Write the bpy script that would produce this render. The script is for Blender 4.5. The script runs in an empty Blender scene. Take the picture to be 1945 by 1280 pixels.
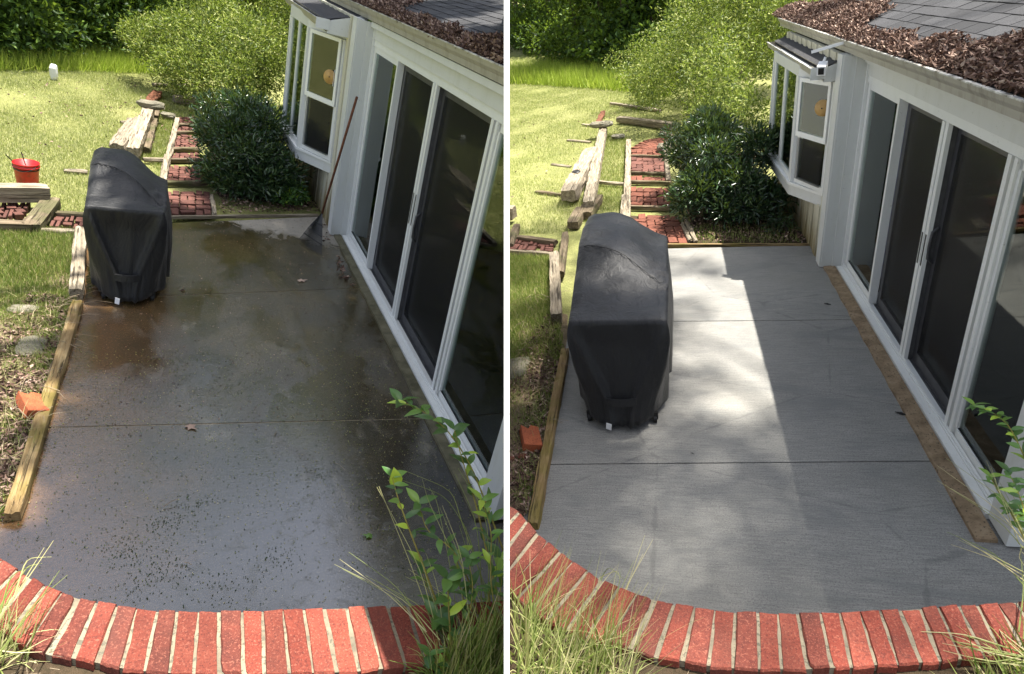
import bpy, math, random
import numpy as np
from mathutils import Vector, Matrix
random.seed(7)
RNG = np.random.default_rng(11)
S = bpy.context.scene
COL = S.collection
R = math.radians

# ------------------------------------------------------------------ camera, sky, sun, exposure
PITCH = R(27.4)
CAMLOC = Vector((0, 0, 3.2))
cd = bpy.data.cameras.new('camera'); cam = bpy.data.objects.new('camera', cd); COL.objects.link(cam)
cam.location = CAMLOC; cam.rotation_euler = (math.pi/2-PITCH, 0, 0)
cd.sensor_width = 36; cd.lens = 1200/1945*36; cd.shift_x = 10/1945; cd.clip_start = .05; cd.clip_end = 500
S.camera = cam
SUN = Vector((.26, .10, 1.0)).normalized()        # towards the sun
w = bpy.data.worlds.new('World'); S.world = w; w.use_nodes = True
nt = w.node_tree; nt.nodes.clear()
sk = nt.nodes.new('ShaderNodeTexSky'); sk.sky_type = 'NISHITA'; sk.sun_disc = False
sk.sun_elevation = math.asin(SUN.z); sk.sun_rotation = math.atan2(SUN.x, SUN.y); sk.dust_density = 2.0
bg = nt.nodes.new('ShaderNodeBackground'); bg.inputs['Strength'].default_value = .14
ou = nt.nodes.new('ShaderNodeOutputWorld')
ov = nt.nodes.new('ShaderNodeMix'); ov.data_type = 'RGBA'; ov.inputs[0].default_value = .55    # thin bright haze whitens the blue
bw_ = nt.nodes.new('ShaderNodeRGBToBW'); nt.links.new(sk.outputs[0], bw_.inputs[0])
nt.links.new(sk.outputs[0], ov.inputs[6]); nt.links.new(bw_.outputs[0], ov.inputs[7]); nt.links.new(ov.outputs[2], bg.inputs[0]); nt.links.new(bg.outputs[0], ou.inputs[0])
sd = bpy.data.lights.new('sun', 'SUN'); sd.energy = 5.0; sd.angle = R(.6); sd.color = (1, .95, .86)
so = bpy.data.objects.new('sun', sd); COL.objects.link(so)
so.rotation_euler = SUN.to_track_quat('Z', 'Y').to_euler(); so.location = (0, 0, 20)
S.view_settings.view_transform = 'Standard'; S.view_settings.look = 'None'
S.view_settings.exposure = 1.5; S.view_settings.gamma = 1; S.view_settings.use_curve_mapping = False

# ------------------------------------------------------------------ the two yards
CR = Vector((1, 0, 0)); CU = Vector((0, math.sin(PITCH), math.cos(PITCH))); CF = Vector((0, math.cos(PITCH), -math.sin(PITCH)))
F = 1200.
class Yard:
    """A yard with its own level ground (z = 0), y away from the viewer, x towards the house."""
    def __init__(s, side, yaw, pit, roll, h, sc):
        ca, sa, cb, sb, cc, sc_ = math.cos(yaw), math.sin(yaw), math.cos(pit), math.sin(pit), math.cos(roll), math.sin(roll)
        f = Vector((sa*cb, ca*cb, -sb)); r = Vector((ca, -sa, 0)); u = r.cross(f)
        s.r = cc*r+sc_*u; s.u = -sc_*r+cc*u; s.f = f; s.side = side; s.h = h*sc; s.sc = sc
        A = Matrix((CR, CU, CF)).transposed(); B = Matrix((s.r, s.u, s.f))
        rot = A@B
        s.M = Matrix.Translation(CAMLOC)@rot.to_4x4()@Matrix.Translation((0, 0, -s.h))
        s.Mi = s.M.inverted(); s.sun = (rot.transposed()@SUN).normalized()
    def g(s, px, py, z=None, y=None, x=None):
        """point of the plane z (or y, or x) sighted at a picture position: used to survey the yard"""
        d = s.r*((px-962.5)/F)-s.u*((py-640)/F)+s.f
        o = Vector((0, 0, s.h))
        if x is not None: t = (x-o.x)/d.x
        elif y is not None: t = (y-o.y)/d.y
        else: t = ((z or 0)-o.z)/d.z
        return o+d*t
YL = Yard(-1, .5419, .4537, .2697, 2.5905, 1.2)
YR = Yard(1, -.2819, .4832, -.1424, 3.1923, 1.0)

# ------------------------------------------------------------------ materials
def lin(c):
    return tuple(((v/12.92) if v <= .04045 else ((v+.055)/1.055)**2.4) for v in c)
class NG:
    def __init__(s, name):
        s.m = bpy.data.materials.new(name); s.m.use_nodes = True; s.t = s.m.node_tree; s.t.nodes.clear()
        s.out = s.n('ShaderNodeOutputMaterial')
        s.tc = s.n('ShaderNodeTexCoord'); s.oi = s.n('ShaderNodeObjectInfo')
    def n(s, typ, **k):
        x = s.t.nodes.new(typ)
        for a, b in k.items():
            if a in x.inputs.keys(): x.inputs[a].default_value = b
            else: setattr(x, a, b)
        return x
    def l(s, a, b): s.t.links.new(a, b)
    def val(s, v, inp):
        if isinstance(v, (int, float)): inp.default_value = v if isinstance(inp.default_value, float) else (v, v, v, 1)
        elif isinstance(v, tuple): inp.default_value = (v+(1,))[:4] if len(inp.default_value) == 4 else v
        else: s.l(v, inp)
    def coord(s, st=(1, 1, 1), off=True):
        mp = s.n('ShaderNodeMapping'); mp.inputs['Scale'].default_value = st
        if off:
            add = s.n('ShaderNodeVectorMath', operation='ADD'); mul = s.n('ShaderNodeMath', operation='MULTIPLY'); mul.inputs[1].default_value = 37.
            s.l(s.oi.outputs['Random'], mul.inputs[0]); s.l(s.tc.outputs['Object'], add.inputs[0]); s.l(mul.outputs[0], add.inputs[1]); s.l(add.outputs[0], mp.inputs[0])
        else: s.l(s.tc.outputs['Object'], mp.inputs[0])
        return mp.outputs[0]
    def noise(s, c, scale, detail=4, rough=.6, dist=0):
        x = s.n('ShaderNodeTexNoise'); x.inputs['Scale'].default_value = scale; x.inputs['Detail'].default_value = detail
        x.inputs['Roughness'].default_value = rough; x.inputs['Distortion'].default_value = dist; s.l(c, x.inputs['Vector']); return x.outputs['Fac']
    def vor(s, c, scale, feat='F1'):
        x = s.n('ShaderNodeTexVoronoi', feature=feat); x.inputs['Scale'].default_value = scale; s.l(c, x.inputs['Vector']); return x.outputs['Distance']
    def ramp(s, fac, stops, interp='LINEAR'):
        x = s.n('ShaderNodeValToRGB'); x.color_ramp.interpolation = interp
        e = x.color_ramp.elements
        while len(e) < len(stops): e.new(.5)
        for el, (p, c) in zip(e, stops):
            el.position = p; el.color = (c, c, c, 1) if isinstance(c, (int, float)) else tuple(c)+(1,)
        s.l(fac, x.inputs[0]); return x.outputs[0]
    def mix(s, fac, a, b, mode='MIX'):
        x = s.n('ShaderNodeMix', data_type='RGBA', blend_type=mode)
        s.val(fac, x.inputs[0]); s.val(a, x.inputs[6]); s.val(b, x.inputs[7]); return x.outputs[2]
    def math(s, op, a, b=0.):
        x = s.n('ShaderNodeMath', operation=op); s.val(a, x.inputs[0]); s.val(b, x.inputs[1]); return x.outputs[0]
    def bump(s, h, strength=.5, dist=.01):
        x = s.n('ShaderNodeBump'); x.inputs['Strength'].default_value = strength; x.inputs['Distance'].default_value = dist; s.l(h, x.inputs['Height']); return x.outputs[0]
    def prin(s, col, rough=.8, normal=None, spec=.4, metal=0., **k):
        p = s.n('ShaderNodeBsdfPrincipled'); s.val(col, p.inputs['Base Color']); s.val(rough, p.inputs['Roughness'])
        p.inputs['Specular IOR Level'].default_value = spec; p.inputs['Metallic'].default_value = metal
        for a, b in k.items(): p.inputs[a.replace('_', ' ')].default_value = b
        if normal is not None: s.l(normal, p.inputs['Normal'])
        return p.outputs[0]
    def sep(s, c):
        x = s.n('ShaderNodeSeparateXYZ'); s.l(c, x.inputs[0]); return x.outputs
    def done(s, sh): s.l(sh, s.out.inputs['Surface']); return s.m
    def vary(s, col, amt=.25):
        v = s.n('ShaderNodeMapRange'); s.l(s.oi.outputs['Random'], v.inputs[0]); v.inputs[3].default_value = 1-amt; v.inputs[4].default_value = 1+amt
        h = s.n('ShaderNodeHueSaturation'); s.l(v.outputs[0], h.inputs['Value']); s.l(col, h.inputs['Color']); return h.outputs[0]

def m_noisy(name, stops, scale=8, st=(1, 1, 1), rough=.85, bump=.4, bscale=None, bd=.005, spec=.3, vary=.15, speck=None, detail=6):
    g = NG(name); c = g.coord(st); f = g.noise(c, scale, detail, .65)
    col = g.ramp(f, stops)
    if speck:
        sp = g.noise(g.coord((1, 1, 1)), speck[0], 2, .7); k = g.ramp(sp, [(speck[1], 0.), (speck[1]+.06, 1.)]); col = g.mix(k, col, speck[2])
    col = g.vary(col, vary)
    b = g.noise(c, bscale or scale*4, 6, .7)
    return g.done(g.prin(col, rough, g.bump(b, bump, bd), spec))

def m_leaf(name, stops, rough=.5, spec=.4, trans=.3, tr=.6):
    g = NG(name); a = g.n('ShaderNodeAttribute', attribute_name='rnd')
    col = g.ramp(a.outputs['Fac'], stops)
    p = g.prin(col, rough, None, spec); t = g.n('ShaderNodeBsdfTranslucent'); g.l(g.mix(tr, col, (.30, .42, .04), 'MIX'), t.inputs[0])
    mx = g.n('ShaderNodeMixShader'); mx.inputs[0].default_value = trans; g.l(p, mx.inputs[1]); g.l(t.outputs[0], mx.inputs[2])
    return g.done(mx.outputs[0])

def m_concrete_dry():
    g = NG('clean_concrete'); c = g.coord(off=False)
    f = g.noise(c, 1.3, 5, .6); col = g.ramp(f, [(.3, (.235, .23, .212)), (.55, (.28, .274, .252)), (.75, (.325, .315, .285))])
    br = g.noise(g.coord((5, 95, 1), False), 1., 4, .75); col = g.mix(g.ramp(br, [(.38, 0.), (.62, .6)]), col, (.125, .125, .12))
    sp = g.noise(c, 85, 3, .85); col = g.mix(g.ramp(sp, [(.52, 0.), (.60, .6)]), col, (.09, .09, .088))
    sp2 = g.noise(g.coord((1.3, 1.3, 1), False), 110, 2, .8); col = g.mix(g.ramp(sp2, [(.57, 0.), (.66, .55)]), col, (.46, .44, .40))
    st = g.noise(g.coord((.8, 2.2, 1), False), 1.1, 4, .6, 1.5); col = g.mix(g.ramp(st, [(.50, 0.), (.68, .5)]), col, (.135, .14, .14))
    hc = g.vor(g.coord((.55, .7, 1), False), 1.1, 'DISTANCE_TO_EDGE'); wob = g.noise(c, 6, 4, .7); hl_ = g.ramp(g.math('ADD', hc, g.math('MULTIPLY', wob, .05)), [(.024, .45), (.030, 0.)]); col = g.mix(hl_, col, (.10, .10, .098))
    w2 = g.noise(g.coord((1, 1, 1), False), .6, 3, .5); col = g.mix(g.ramp(w2, [(.5, 0.), (.7, .3)]), col, (.31, .29, .24))
    h = g.math('ADD', br, g.math('MULTIPLY', sp, 1.2))
    return g.done(g.prin(col, .72, g.bump(h, .7, .004), .35))

def m_concrete_wet():
    g = NG('wet_dirty_concrete'); c = g.coord(off=False)
    x, y, z = g.sep(c)
    near = g.ramp(g.math('ADD', g.math('MULTIPLY', g.math('SUBTRACT', 6.0, y), .25), g.math('MULTIPLY', g.noise(c, 1.6, 5, .65), .5)), [(.35, 0.), (.95, 1.)])
    f = g.noise(c, 1.1, 7, .68, .8)
    col = g.ramp(f, [(.28, (.024, .018, .007)), (.47, (.055, .041, .015)), (.62, (.098, .071, .028)), (.8, (.17, .125, .058))])
    col = g.mix(g.math('MULTIPLY', near, .75), col, (.015, .013, .008))
    # rusty silt towards the timber edging and a paler, drying corner by the rake
    sx = g.ramp(g.math('ADD', g.math('MULTIPLY', x, -.9), g.noise(c, 2.2, 5, .65)), [(.35, 0.), (1.0, .75)])
    col = g.mix(sx, col, (.15, .078, .034))
    dry = g.ramp(g.math('ADD', g.math('MULTIPLY', g.math('SUBTRACT', y, 8.0), .70), g.math('ADD', g.math('MULTIPLY', x, .30), g.math('MULTIPLY', g.noise(c, 2.5, 6, .7, 1.), 1.0))), [(.78, 0.), (.98, .9)])
    col = g.mix(dry, col, (.21, .185, .14))
    d2 = g.ramp(g.noise(g.coord((1.6, .7, 1), False), 2.0, 4, .6), [(.60, 0.), (.72, .6)]); col = g.mix(d2, col, (.20, .175, .135))  # lighter gritty patches, painted in place of pale reflections on the wet slab
    sp = g.noise(c, 60, 4, .85); col = g.mix(g.ramp(sp, [(.56, 0.), (.64, .5)]), col, (.24, .20, .14))
    sp3 = g.noise(c, 42, 4, .85); col = g.mix(g.ramp(sp3, [(.53, 0.), (.61, .55)]), col, (.018, .016, .012))
    mud = g.noise(g.coord((1, 1.3, 1), False), 7., 6, .75, .4); mk = g.ramp(mud, [(.52, 0.), (.78, .6)])
    col = g.mix(mk, col, (.035, .030, .018))
    # puddles: smooth where the water stands, rougher broom texture where it has drained
    pud = g.noise(g.coord((.9, .6, 1), False), 1.3, 5, .6, .5)
    pm = g.ramp(g.math('ADD', pud, g.math('MULTIPLY', near, .16)), [(.46, 0.), (.56, 1.)])
    pm = g.math('MULTIPLY', pm, g.math('SUBTRACT', 1., mk))
    rg = g.mix(pm, .14, .02); rg = g.mix(dry, rg, .85)
    br = g.noise(g.coord((9, 50, 1), False), 1.2, 4, .75)
    h = g.math('ADD', g.noise(c, 75, 4, .8), g.math('MULTIPLY', br, .8))
    bn = g.bump(h, .6, .006); g.l(g.math('SUBTRACT', .62, g.math('MULTIPLY', pm, .50)), bn.node.inputs['Strength'])
    return g.done(g.prin(col, rg, bn, 1.0, IOR=1.8))

def m_wood(name, c0, c1, c2, moss=None):
    g = NG(name); c = g.coord((14, 1.2, 14)); f = g.noise(c, 2.2, 7, .7, .6)
    col = g.ramp(f, [(.3, c0), (.5, c1), (.72, c2)])
    if moss:
        k = g.ramp(g.noise(g.coord(), 3., 4, .6), [(.48, 0.), (.62, .7)]); col = g.mix(k, col, moss)
    cr = g.noise(g.coord((30, .9, 30)), 1.5, 4, .6); ck = g.ramp(cr, [(.34, .85), (.42, 0.)]); col = g.mix(ck, col, (.035, .026, .018))
    col = g.vary(col, .18)
    h = g.math('SUBTRACT', f, g.math('MULTIPLY', ck, 1.2))
    return g.done(g.prin(col, .9, g.bump(h, .8, .012), .2))

def m_brick(name, cols, mossy=0., bump=.5):
    g = NG(name); c = g.coord(); f = g.noise(c, 9, 6, .7); col = g.ramp(f, [(.3, cols[0]), (.55, cols[1]), (.75, cols[2])])
    sp = g.noise(c, 120, 3, .85); col = g.mix(g.ramp(sp, [(.52, 0.), (.60, .7)]), col, (.07, .016, .013))
    sp = g.noise(g.coord((1.1, 1, 1)), 140, 2, .8); col = g.mix(g.ramp(sp, [(.56, 0.), (.64, .5)]), col, (.36, .13, .085))
    st = g.noise(c, 2.3, 4, .7); col = g.mix(g.ramp(st, [(.5, 0.), (.78, .6)]), col, (.075, .032, .024))
    if mossy:
        k = g.ramp(g.noise(c, 5, 5, .7), [(.45, 0.), (.7, mossy)]); col = g.mix(k, col, (.07, .055, .035))
    col = g.vary(col, .27)
    return g.done(g.prin(col, .85, g.bump(g.math('ADD', sp, f), bump, .003), .3))

def m_paint(name, base, stain, amt=.25, low=None, rough=.45):
    g = NG(name); c = g.coord(off=False); f = g.noise(g.coord((6, 6, 1.2), False), 1.2, 6, .7)
    col = g.mix(g.ramp(f, [(.5, 0.), (.8, amt)]), base, stain)
    sp = g.noise(c, 30, 3, .8); col = g.mix(g.ramp(sp, [(.66, 0.), (.72, .5)]), col, (.16, .15, .11))
    if low:
        x, y, z = g.sep(c)
        streak = g.noise(g.coord((13, 13, .8), False), 1.5, 5, .7)
        k = g.ramp(g.math('SUBTRACT', g.math('MULTIPLY', streak, 2.0), g.math('MULTIPLY', z, 1.15)), [(.42, 0.), (.95, .9)])
        col = g.mix(k, col, low)
    return g.done(g.prin(col, rough, g.bump(f, .15, .003), .4))

def m_ground(name, stops, scale=3.):
    g = NG(name); c = g.coord(off=False); f = g.noise(c, scale, 8, .72)
    col = g.ramp(f, stops); f2 = g.noise(c, .5, 3, .5); col = g.mix(g.ramp(f2, [(.35, 0.), (.7, .4)]), col, stops[-1][1])
    fine = g.noise(c, 60, 4, .8); col = g.mix(g.ramp(fine, [(.35, .6), (.55, 0.)]), col, (.03, .028, .015))
    return g.done(g.prin(col, .95, g.bump(g.math('ADD', fine, f), .8, .02), .15))

def m_fabric():
    g = NG('black_cover_fabric'); c = g.coord(off=False)
    wv = g.noise(g.coord((1, 1, 1), False), 420, 2, .6); f = g.noise(c, 3, 5, .6)
    col = g.ramp(f, [(.3, (.0045, .0046, .0052)), (.7, (.0085, .0087, .010))])
    dr = g.vor(c, 38); drop = g.ramp(dr, [(.05, .8), (.085, 0.)])
    gt = g.noise(c, 11, 2, .6); drop = g.math('MULTIPLY', drop, g.ramp(gt, [(.52, 0.), (.56, 1.)]))
    col = g.mix(drop, col, (.12, .125, .13))
    cr = g.noise(g.coord((5, 5, 1.6), False), 1.5, 5, .62, 1.6)
    return g.done(g.prin(col, .55, g.bump(g.math('ADD', g.math('MULTIPLY', wv, .12), g.math('MULTIPLY', cr, 2.)), .42, .022), .5, Sheen_Weight=.06))

def m_glass(name, tint=(.75, .8, .8), mirror=1.0):
    g = NG(name); fr = g.n('ShaderNodeFresnel'); fr.inputs['IOR'].default_value = 1.62
    geo = g.noise(g.coord((1, 1, .5), False), 1.4, 1, .4); nb = g.bump(geo, .05, .02)
    tr = g.n('ShaderNodeBsdfTransparent'); tr.inputs[0].default_value = tint+(1,)
    gl = g.n('ShaderNodeBsdfGlossy'); gl.inputs['Roughness'].default_value = .015; gl.inputs[0].default_value = (.9, .95, .93, 1)
    g.l(nb, gl.inputs['Normal'])
    mx = g.n('ShaderNodeMixShader'); g.l(g.math('MULTIPLY', fr.outputs[0], mirror), mx.inputs[0]); g.l(tr.outputs[0], mx.inputs[1]); g.l(gl.outputs[0], mx.inputs[2])
    return g.done(mx.outputs[0])

def m_screen():
    g = NG('dark_insect_screen'); p = g.prin((.012, .012, .014), .55, None, .3)
    tr = g.n('ShaderNodeBsdfTransparent'); mx = g.n('ShaderNodeMixShader'); mx.inputs[0].default_value = .36
    g.l(tr.outputs[0], mx.inputs[1]); g.l(p, mx.inputs[2]); return g.done(mx.outputs[0])

def m_shingle():
    g = NG('grey_shingle'); c = g.coord(); f = g.noise(c, 160, 3, .8)
    col = g.ramp(f, [(.35, (.02, .02, .022)), (.6, (.055, .055, .058)), (.75, (.12, .12, .12))])
    return g.done(g.prin(g.vary(col, .3), .9, g.bump(f, .6, .003), .25))

MT = {}
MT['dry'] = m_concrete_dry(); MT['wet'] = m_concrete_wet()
MT['tie'] = m_wood('weathered_timber', (.10, .08, .055), (.24, .20, .145), (.42, .37, .28))
MT['tie_dark'] = m_wood('damp_timber', (.05, .038, .025), (.13, .10, .065), (.24, .19, .13), (.07, .075, .03))
MT['edging'] = m_wood('mossy_landscape_timber', (.12, .075, .03), (.25, .17, .08), (.36, .28, .15), (.16, .13, .03))
MT['cap'] = m_brick('red_cap_brick', [(.135, .026, .016), (.185, .037, .022), (.235, .058, .036)])
MT['pathbrick'] = m_brick('worn_path_brick', [(.075, .030, .024), (.125, .052, .040), (.20, .11, .09)], .3)
MT['orange'] = m_brick('orange_brick', [(.10, .036, .022), (.155, .052, .030), (.22, .09, .058)], .1)
MT['loose'] = m_brick('fresh_orange_brick', [(.30, .070, .026), (.40, .105, .040), (.46, .14, .06)])
MT['cap2'] = m_brick('sooty_cap_brick', [(.075, .022, .016), (.14, .034, .022), (.20, .055, .036)])
MT['cap3'] = m_brick('orange_cap_brick', [(.14, .030, .019), (.20, .045, .027), (.25, .072, .045)])
MT['mortar'] = m_noisy('pale_mortar', [(.3, (.11, .095, .07)), (.5, (.23, .195, .135)), (.75, (.31, .27, .19))], 7, bump=.9, bscale=70, speck=(55, .55, (.12, .11, .08)))
MT['soil'] = m_ground('dark_soil', [(.3, (.028, .019, .012)), (.55, (.065, .045, .028)), (.8, (.12, .085, .05))])
MT['litter_soil'] = m_ground('dry_littered_soil', [(.3, (.08, .058, .036)), (.55, (.19, .145, .09)), (.8, (.30, .24, .15))], 5)
MT['lawn'] = m_ground('lawn_soil', [(.3, (.14, .16, .05)), (.55, (.25, .26, .09)), (.8, (.36, .34, .16))])
MT['white'] = m_paint('white_paint', (.58, .59, .57), (.36, .37, .29), .35)
MT['trim'] = m_paint('white_vinyl_frame', (.70, .71, .69), (.42, .43, .38), .2, rough=.35)
MT['siding'] = m_paint('stained_white_siding', (.52, .50, .40), (.30, .28, .17), .5, (.17, .125, .04), .6)
MT['gutter'] = m_paint('grimy_gutter_paint', (.34, .32, .27), (.09, .075, .05), .8, rough=.5)
MT['lip'] = m_noisy('dirty_metal_lip', [(.35, (.12, .11, .09)), (.55, (.5, .49, .46)), (.7, (.7, .7, .68))], 12, (1, 1, 1), .4, .3, vary=.05)
MT['greyframe'] = m_noisy('grey_metal', [(.3, (.045, .045, .048)), (.7, (.085, .085, .088))], 10, rough=.45, bump=.1, vary=.05)
MT['black'] = m_noisy('black_plastic', [(.3, (.008, .008, .008)), (.7, (.02, .02, .02))], 10, rough=.4, bump=.1)
MT['glass'] = m_glass('window_glass'); MT['screen'] = m_screen()
MT['room'] = m_noisy('dim_room_paint', [(.3, (.05, .05, .055)), (.7, (.08, .08, .085))], 3, bump=.1)
MT['curtain'] = m_noisy('blue_grey_curtain', [(.3, (.20, .20, .30)), (.7, (.32, .32, .44))], 6, bump=.2)
MT['curtain_dark'] = m_noisy('charcoal_curtain', [(.3, (.025, .025, .03)), (.7, (.05, .05, .058))], 6, bump=.2)
MT['curtain_pale'] = m_noisy('pale_curtain', [(.3, (.30, .36, .35)), (.7, (.42, .47, .46))], 6, bump=.2)
MT['sill'] = m_noisy('sandy_concrete', [(.3, (.14, .095, .055)), (.55, (.27, .195, .12)), (.8, (.36, .28, .19))], 9, bump=.8, bd=.006, speck=(50, .6, (.06, .05, .035)))
MT['sill_wet'] = m_noisy('mossy_wet_concrete', [(.3, (.045, .042, .022)), (.55, (.11, .10, .06)), (.8, (.17, .15, .10))], 9, rough=.5, bump=.8, bd=.006)
MT['fabric'] = m_fabric(); MT['shingle'] = m_shingle()
MT['deadleaf'] = m_leaf('dead_leaf', [(0., (.04, .022, .018)), (.5, (.13, .075, .055)), (.85, (.30, .20, .155)), (1., (.50, .38, .30))], .7, .2, .1, 0.)
MT['grass'] = m_leaf('lawn_grass', [(0., (.13, .17, .05)), (.35, (.33, .36, .13)), (.7, (.47, .48, .22)), (1., (.62, .57, .36))], .6, .25, .3)
MT['tallgrass'] = m_leaf('tall_grass', [(0., (.16, .24, .03)), (.5, (.34, .44, .06)), (1., (.52, .56, .14))], .6, .25, .35)
MT['strawgrass'] = m_leaf('straw_grass', [(0., (.16, .22, .05)), (.5, (.36, .38, .14)), (1., (.60, .52, .30))], .6, .25, .25)
MT['dullgrass'] = m_leaf('mixed_bank_grass', [(0., (.07, .13, .025)), (.4, (.19, .27, .055)), (.7, (.32, .33, .11)), (1., (.48, .40, .22))], .6, .25, .25)
MT['glossy'] = m_leaf('glossy_dark_leaf', [(0., (.008, .022, .010)), (.5, (.022, .055, .020)), (.85, (.05, .10, .035)), (1., (.14, .20, .10))], .30, .6, .12)
MT['feather'] = m_leaf('light_shrub_leaf', [(0., (.03, .055, .012)), (.35, (.09, .13, .025)), (.7, (.22, .27, .055)), (1., (.40, .41, .13))], .5, .3, .3)
MT['forest'] = m_leaf('woodland_leaf', [(0., (.012, .03, .008)), (.5, (.035, .08, .015)), (.85, (.10, .18, .03)), (1., (.20, .30, .05))], .55, .3, .3)
MT['privet'] = m_leaf('fresh_green_leaf', [(0., (.04, .10, .03)), (.5, (.07, .17, .04)), (.85, (.16, .30, .06)), (1., (.45, .60, .06))], .32, .5, .25)
MT['stem'] = m_noisy('yellow_green_stem', [(.3, (.16, .13, .03)), (.7, (.34, .30, .07))], 20, bump=.2)
MT['twig'] = m_noisy('dry_twig', [(.3, (.10, .075, .05)), (.7, (.34, .27, .18))], 20, bump=.2)
MT['bark'] = m_noisy('grey_brown_bark', [(.3, (.03, .023, .017)), (.7, (.11, .09, .07))], 6, (6, 6, 1), bump=1., bd=.02)
MT['red'] = m_noisy('scuffed_red_plastic', [(.3, (.20, .008, .008)), (.55, (.50, .012, .014)), (.8, (.6, .03, .03))], 7, rough=.35, bump=.15, spec=.5, speck=(30, .66, (.1, .02, .02)))
MT['rust'] = m_noisy('rusty_painted_handle', [(.3, (.06, .025, .014)), (.6, (.16, .06, .03)), (.8, (.28, .15, .09))], 14, bump=.4)
MT['copper'] = m_noisy('amber_disc', [(.3, (.30, .17, .05)), (.7, (.50, .32, .12))], 10, rough=.4, bump=.1)
MT['stone'] = m_noisy('pale_lichen_stone', [(.3, (.10, .095, .065)), (.6, (.21, .19, .14)), (.8, (.34, .32, .27))], 6, bump=1., bd=.02)
MT['wall'] = m_paint('white_partition_paint', (.80, .80, .80), (.62, .62, .60), .2)
MT['camwhite'] = m_noisy('white_plastic', [(.3, (.7, .7, .7)), (.7, (.78, .78, .78))], 5, rough=.3, bump=0.)

# ------------------------------------------------------------------ mesh helpers
class MB:
    def __init__(s): s.v = []; s.f = []
    def add(s, vs, fs):
        b = len(s.v); s.v += [tuple(p) for p in vs]; s.f += [tuple(b+i for i in f) for f in fs]; return s
    def box(s, x0, x1, y0, y1, z0, z1):
        return s.add([(x0, y0, z0), (x1, y0, z0), (x1, y1, z0), (x0, y1, z0), (x0, y0, z1), (x1, y0, z1), (x1, y1, z1), (x0, y1, z1)],
                     [(3, 2, 1, 0), (4, 5, 6, 7), (0, 1, 5, 4), (1, 2, 6, 5), (2, 3, 7, 6), (3, 0, 4, 7)])
    def prism(s, poly, z0, z1):
        n = len(poly)
        return s.add([(x, y, z0) for x, y in poly]+[(x, y, z1) for x, y in poly],
                     [tuple(range(n))[::-1], tuple(range(n, 2*n))]+[(i, (i+1) % n, n+(i+1) % n, n+i) for i in range(n)])
    def obox(s, p0, p1, w, h, up=Vector((0, 0, 1))):
        """beam from p0 to p1, width w across, height h along up (centred)"""
        p0 = Vector(p0); p1 = Vector(p1); d = (p1-p0).normalized(); a = d.cross(up).normalized()*(w/2); u = a.cross(d).normalized()*(h/2)
        q = [p0-a-u, p0+a-u, p0+a+u, p0-a+u, p1-a-u, p1+a-u, p1+a+u, p1-a+u]
        return s.add(q, [(0, 1, 2, 3), (7, 6, 5, 4), (0, 4, 5, 1), (1, 5, 6, 2), (2, 6, 7, 3), (3, 7, 4, 0)])
    def tube(s, pts, rad, n=6):
        pts = [Vector(p) for p in pts]; m = len(pts)
        if isinstance(rad, (int, float)): rad = [rad]*m
        vs = []; a = None
        for i, p in enumerate(pts):
            d = (pts[min(i+1, m-1)]-pts[max(i-1, 0)]).normalized()
            if a is None:
                a = d.cross(Vector((.31, .2, .93))).normalized()
            a = (a-d*a.dot(d)).normalized(); b = d.cross(a)
            for k in range(n):
                t = 2*math.pi*k/n; vs.append(p+(a*math.cos(t)+b*math.sin(t))*rad[i])
        fs = [(i*n+k, i*n+(k+1) % n, (i+1)*n+(k+1) % n, (i+1)*n+k) for i in range(m-1) for k in range(n)]
        fs += [tuple(range(n))[::-1], tuple((m-1)*n+k for k in range(n))]
        return s.add(vs, fs)
    def lathe(s, c, prof, n=24):
        m = len(prof); vs = [(c[0]+r*math.cos(2*math.pi*k/n), c[1]+r*math.sin(2*math.pi*k/n), c[2]+z) for r, z in prof for k in range(n)]
        return s.add(vs, [(i*n+k, i*n+(k+1) % n, (i+1)*n+(k+1) % n, (i+1)*n+k) for i in range(m-1) for k in range(n)])

ALL = []      # (object, yard) for the trimming at the dividing wall
def tag(o, label=None, cat=None, group=None, kind=None):
    if label: o['label'] = label
    if cat: o['category'] = cat
    if group: o['group'] = group
    if kind: o['kind'] = kind
    return o
def mesh_np(name, V, Fa, mat, smooth=False, rnd=None):
    me = bpy.data.meshes.new(name)
    V = np.asarray(V, dtype=np.float32); Fa = np.asarray(Fa, dtype=np.int32); k = Fa.shape[1]
    me.vertices.add(len(V)); me.vertices.foreach_set('co', V.ravel())
    me.loops.add(Fa.size); me.loops.foreach_set('vertex_index', Fa.ravel())
    me.polygons.add(len(Fa)); me.polygons.foreach_set('loop_start', np.arange(0, Fa.size, k, dtype=np.int32))
    me.polygons.foreach_set('loop_total', np.full(len(Fa), k, dtype=np.int32))
    if rnd is not None:
        a = me.attributes.new('rnd', 'FLOAT', 'POINT'); a.data.foreach_set('value', np.asarray(rnd, dtype=np.float32))
    me.update(calc_edges=True); me.materials.append(mat)
    if smooth: me.polygons.foreach_set('use_smooth', np.ones(len(Fa), bool))
    return me
def place(Y, me, name, parent=None, loc=None, base=None):
    """link a mesh given in yard coordinates; top-level unless it has a parent"""
    o = bpy.data.objects.new(name, me); COL.objects.link(o)
    if parent is not None:
        o.parent = parent; pb = Vector(parent['_b'])
        b = Vector(loc) if loc is not None else None
        if b is None: me.transform(Matrix.Translation(-pb)); o['_b'] = tuple(pb)
        else: o.location = b-pb; o['_b'] = tuple(b)
    else:
        b = Vector(base) if base is not None else Vector((0, 0, 0))
        if base is not None and loc is None: me.transform(Matrix.Translation(-b))
        if loc is not None: b = Vector(loc)
        o.matrix_world = Y.M@Matrix.Translation(b); o['_b'] = tuple(b)
    ALL.append((o, Y)); return o
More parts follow.
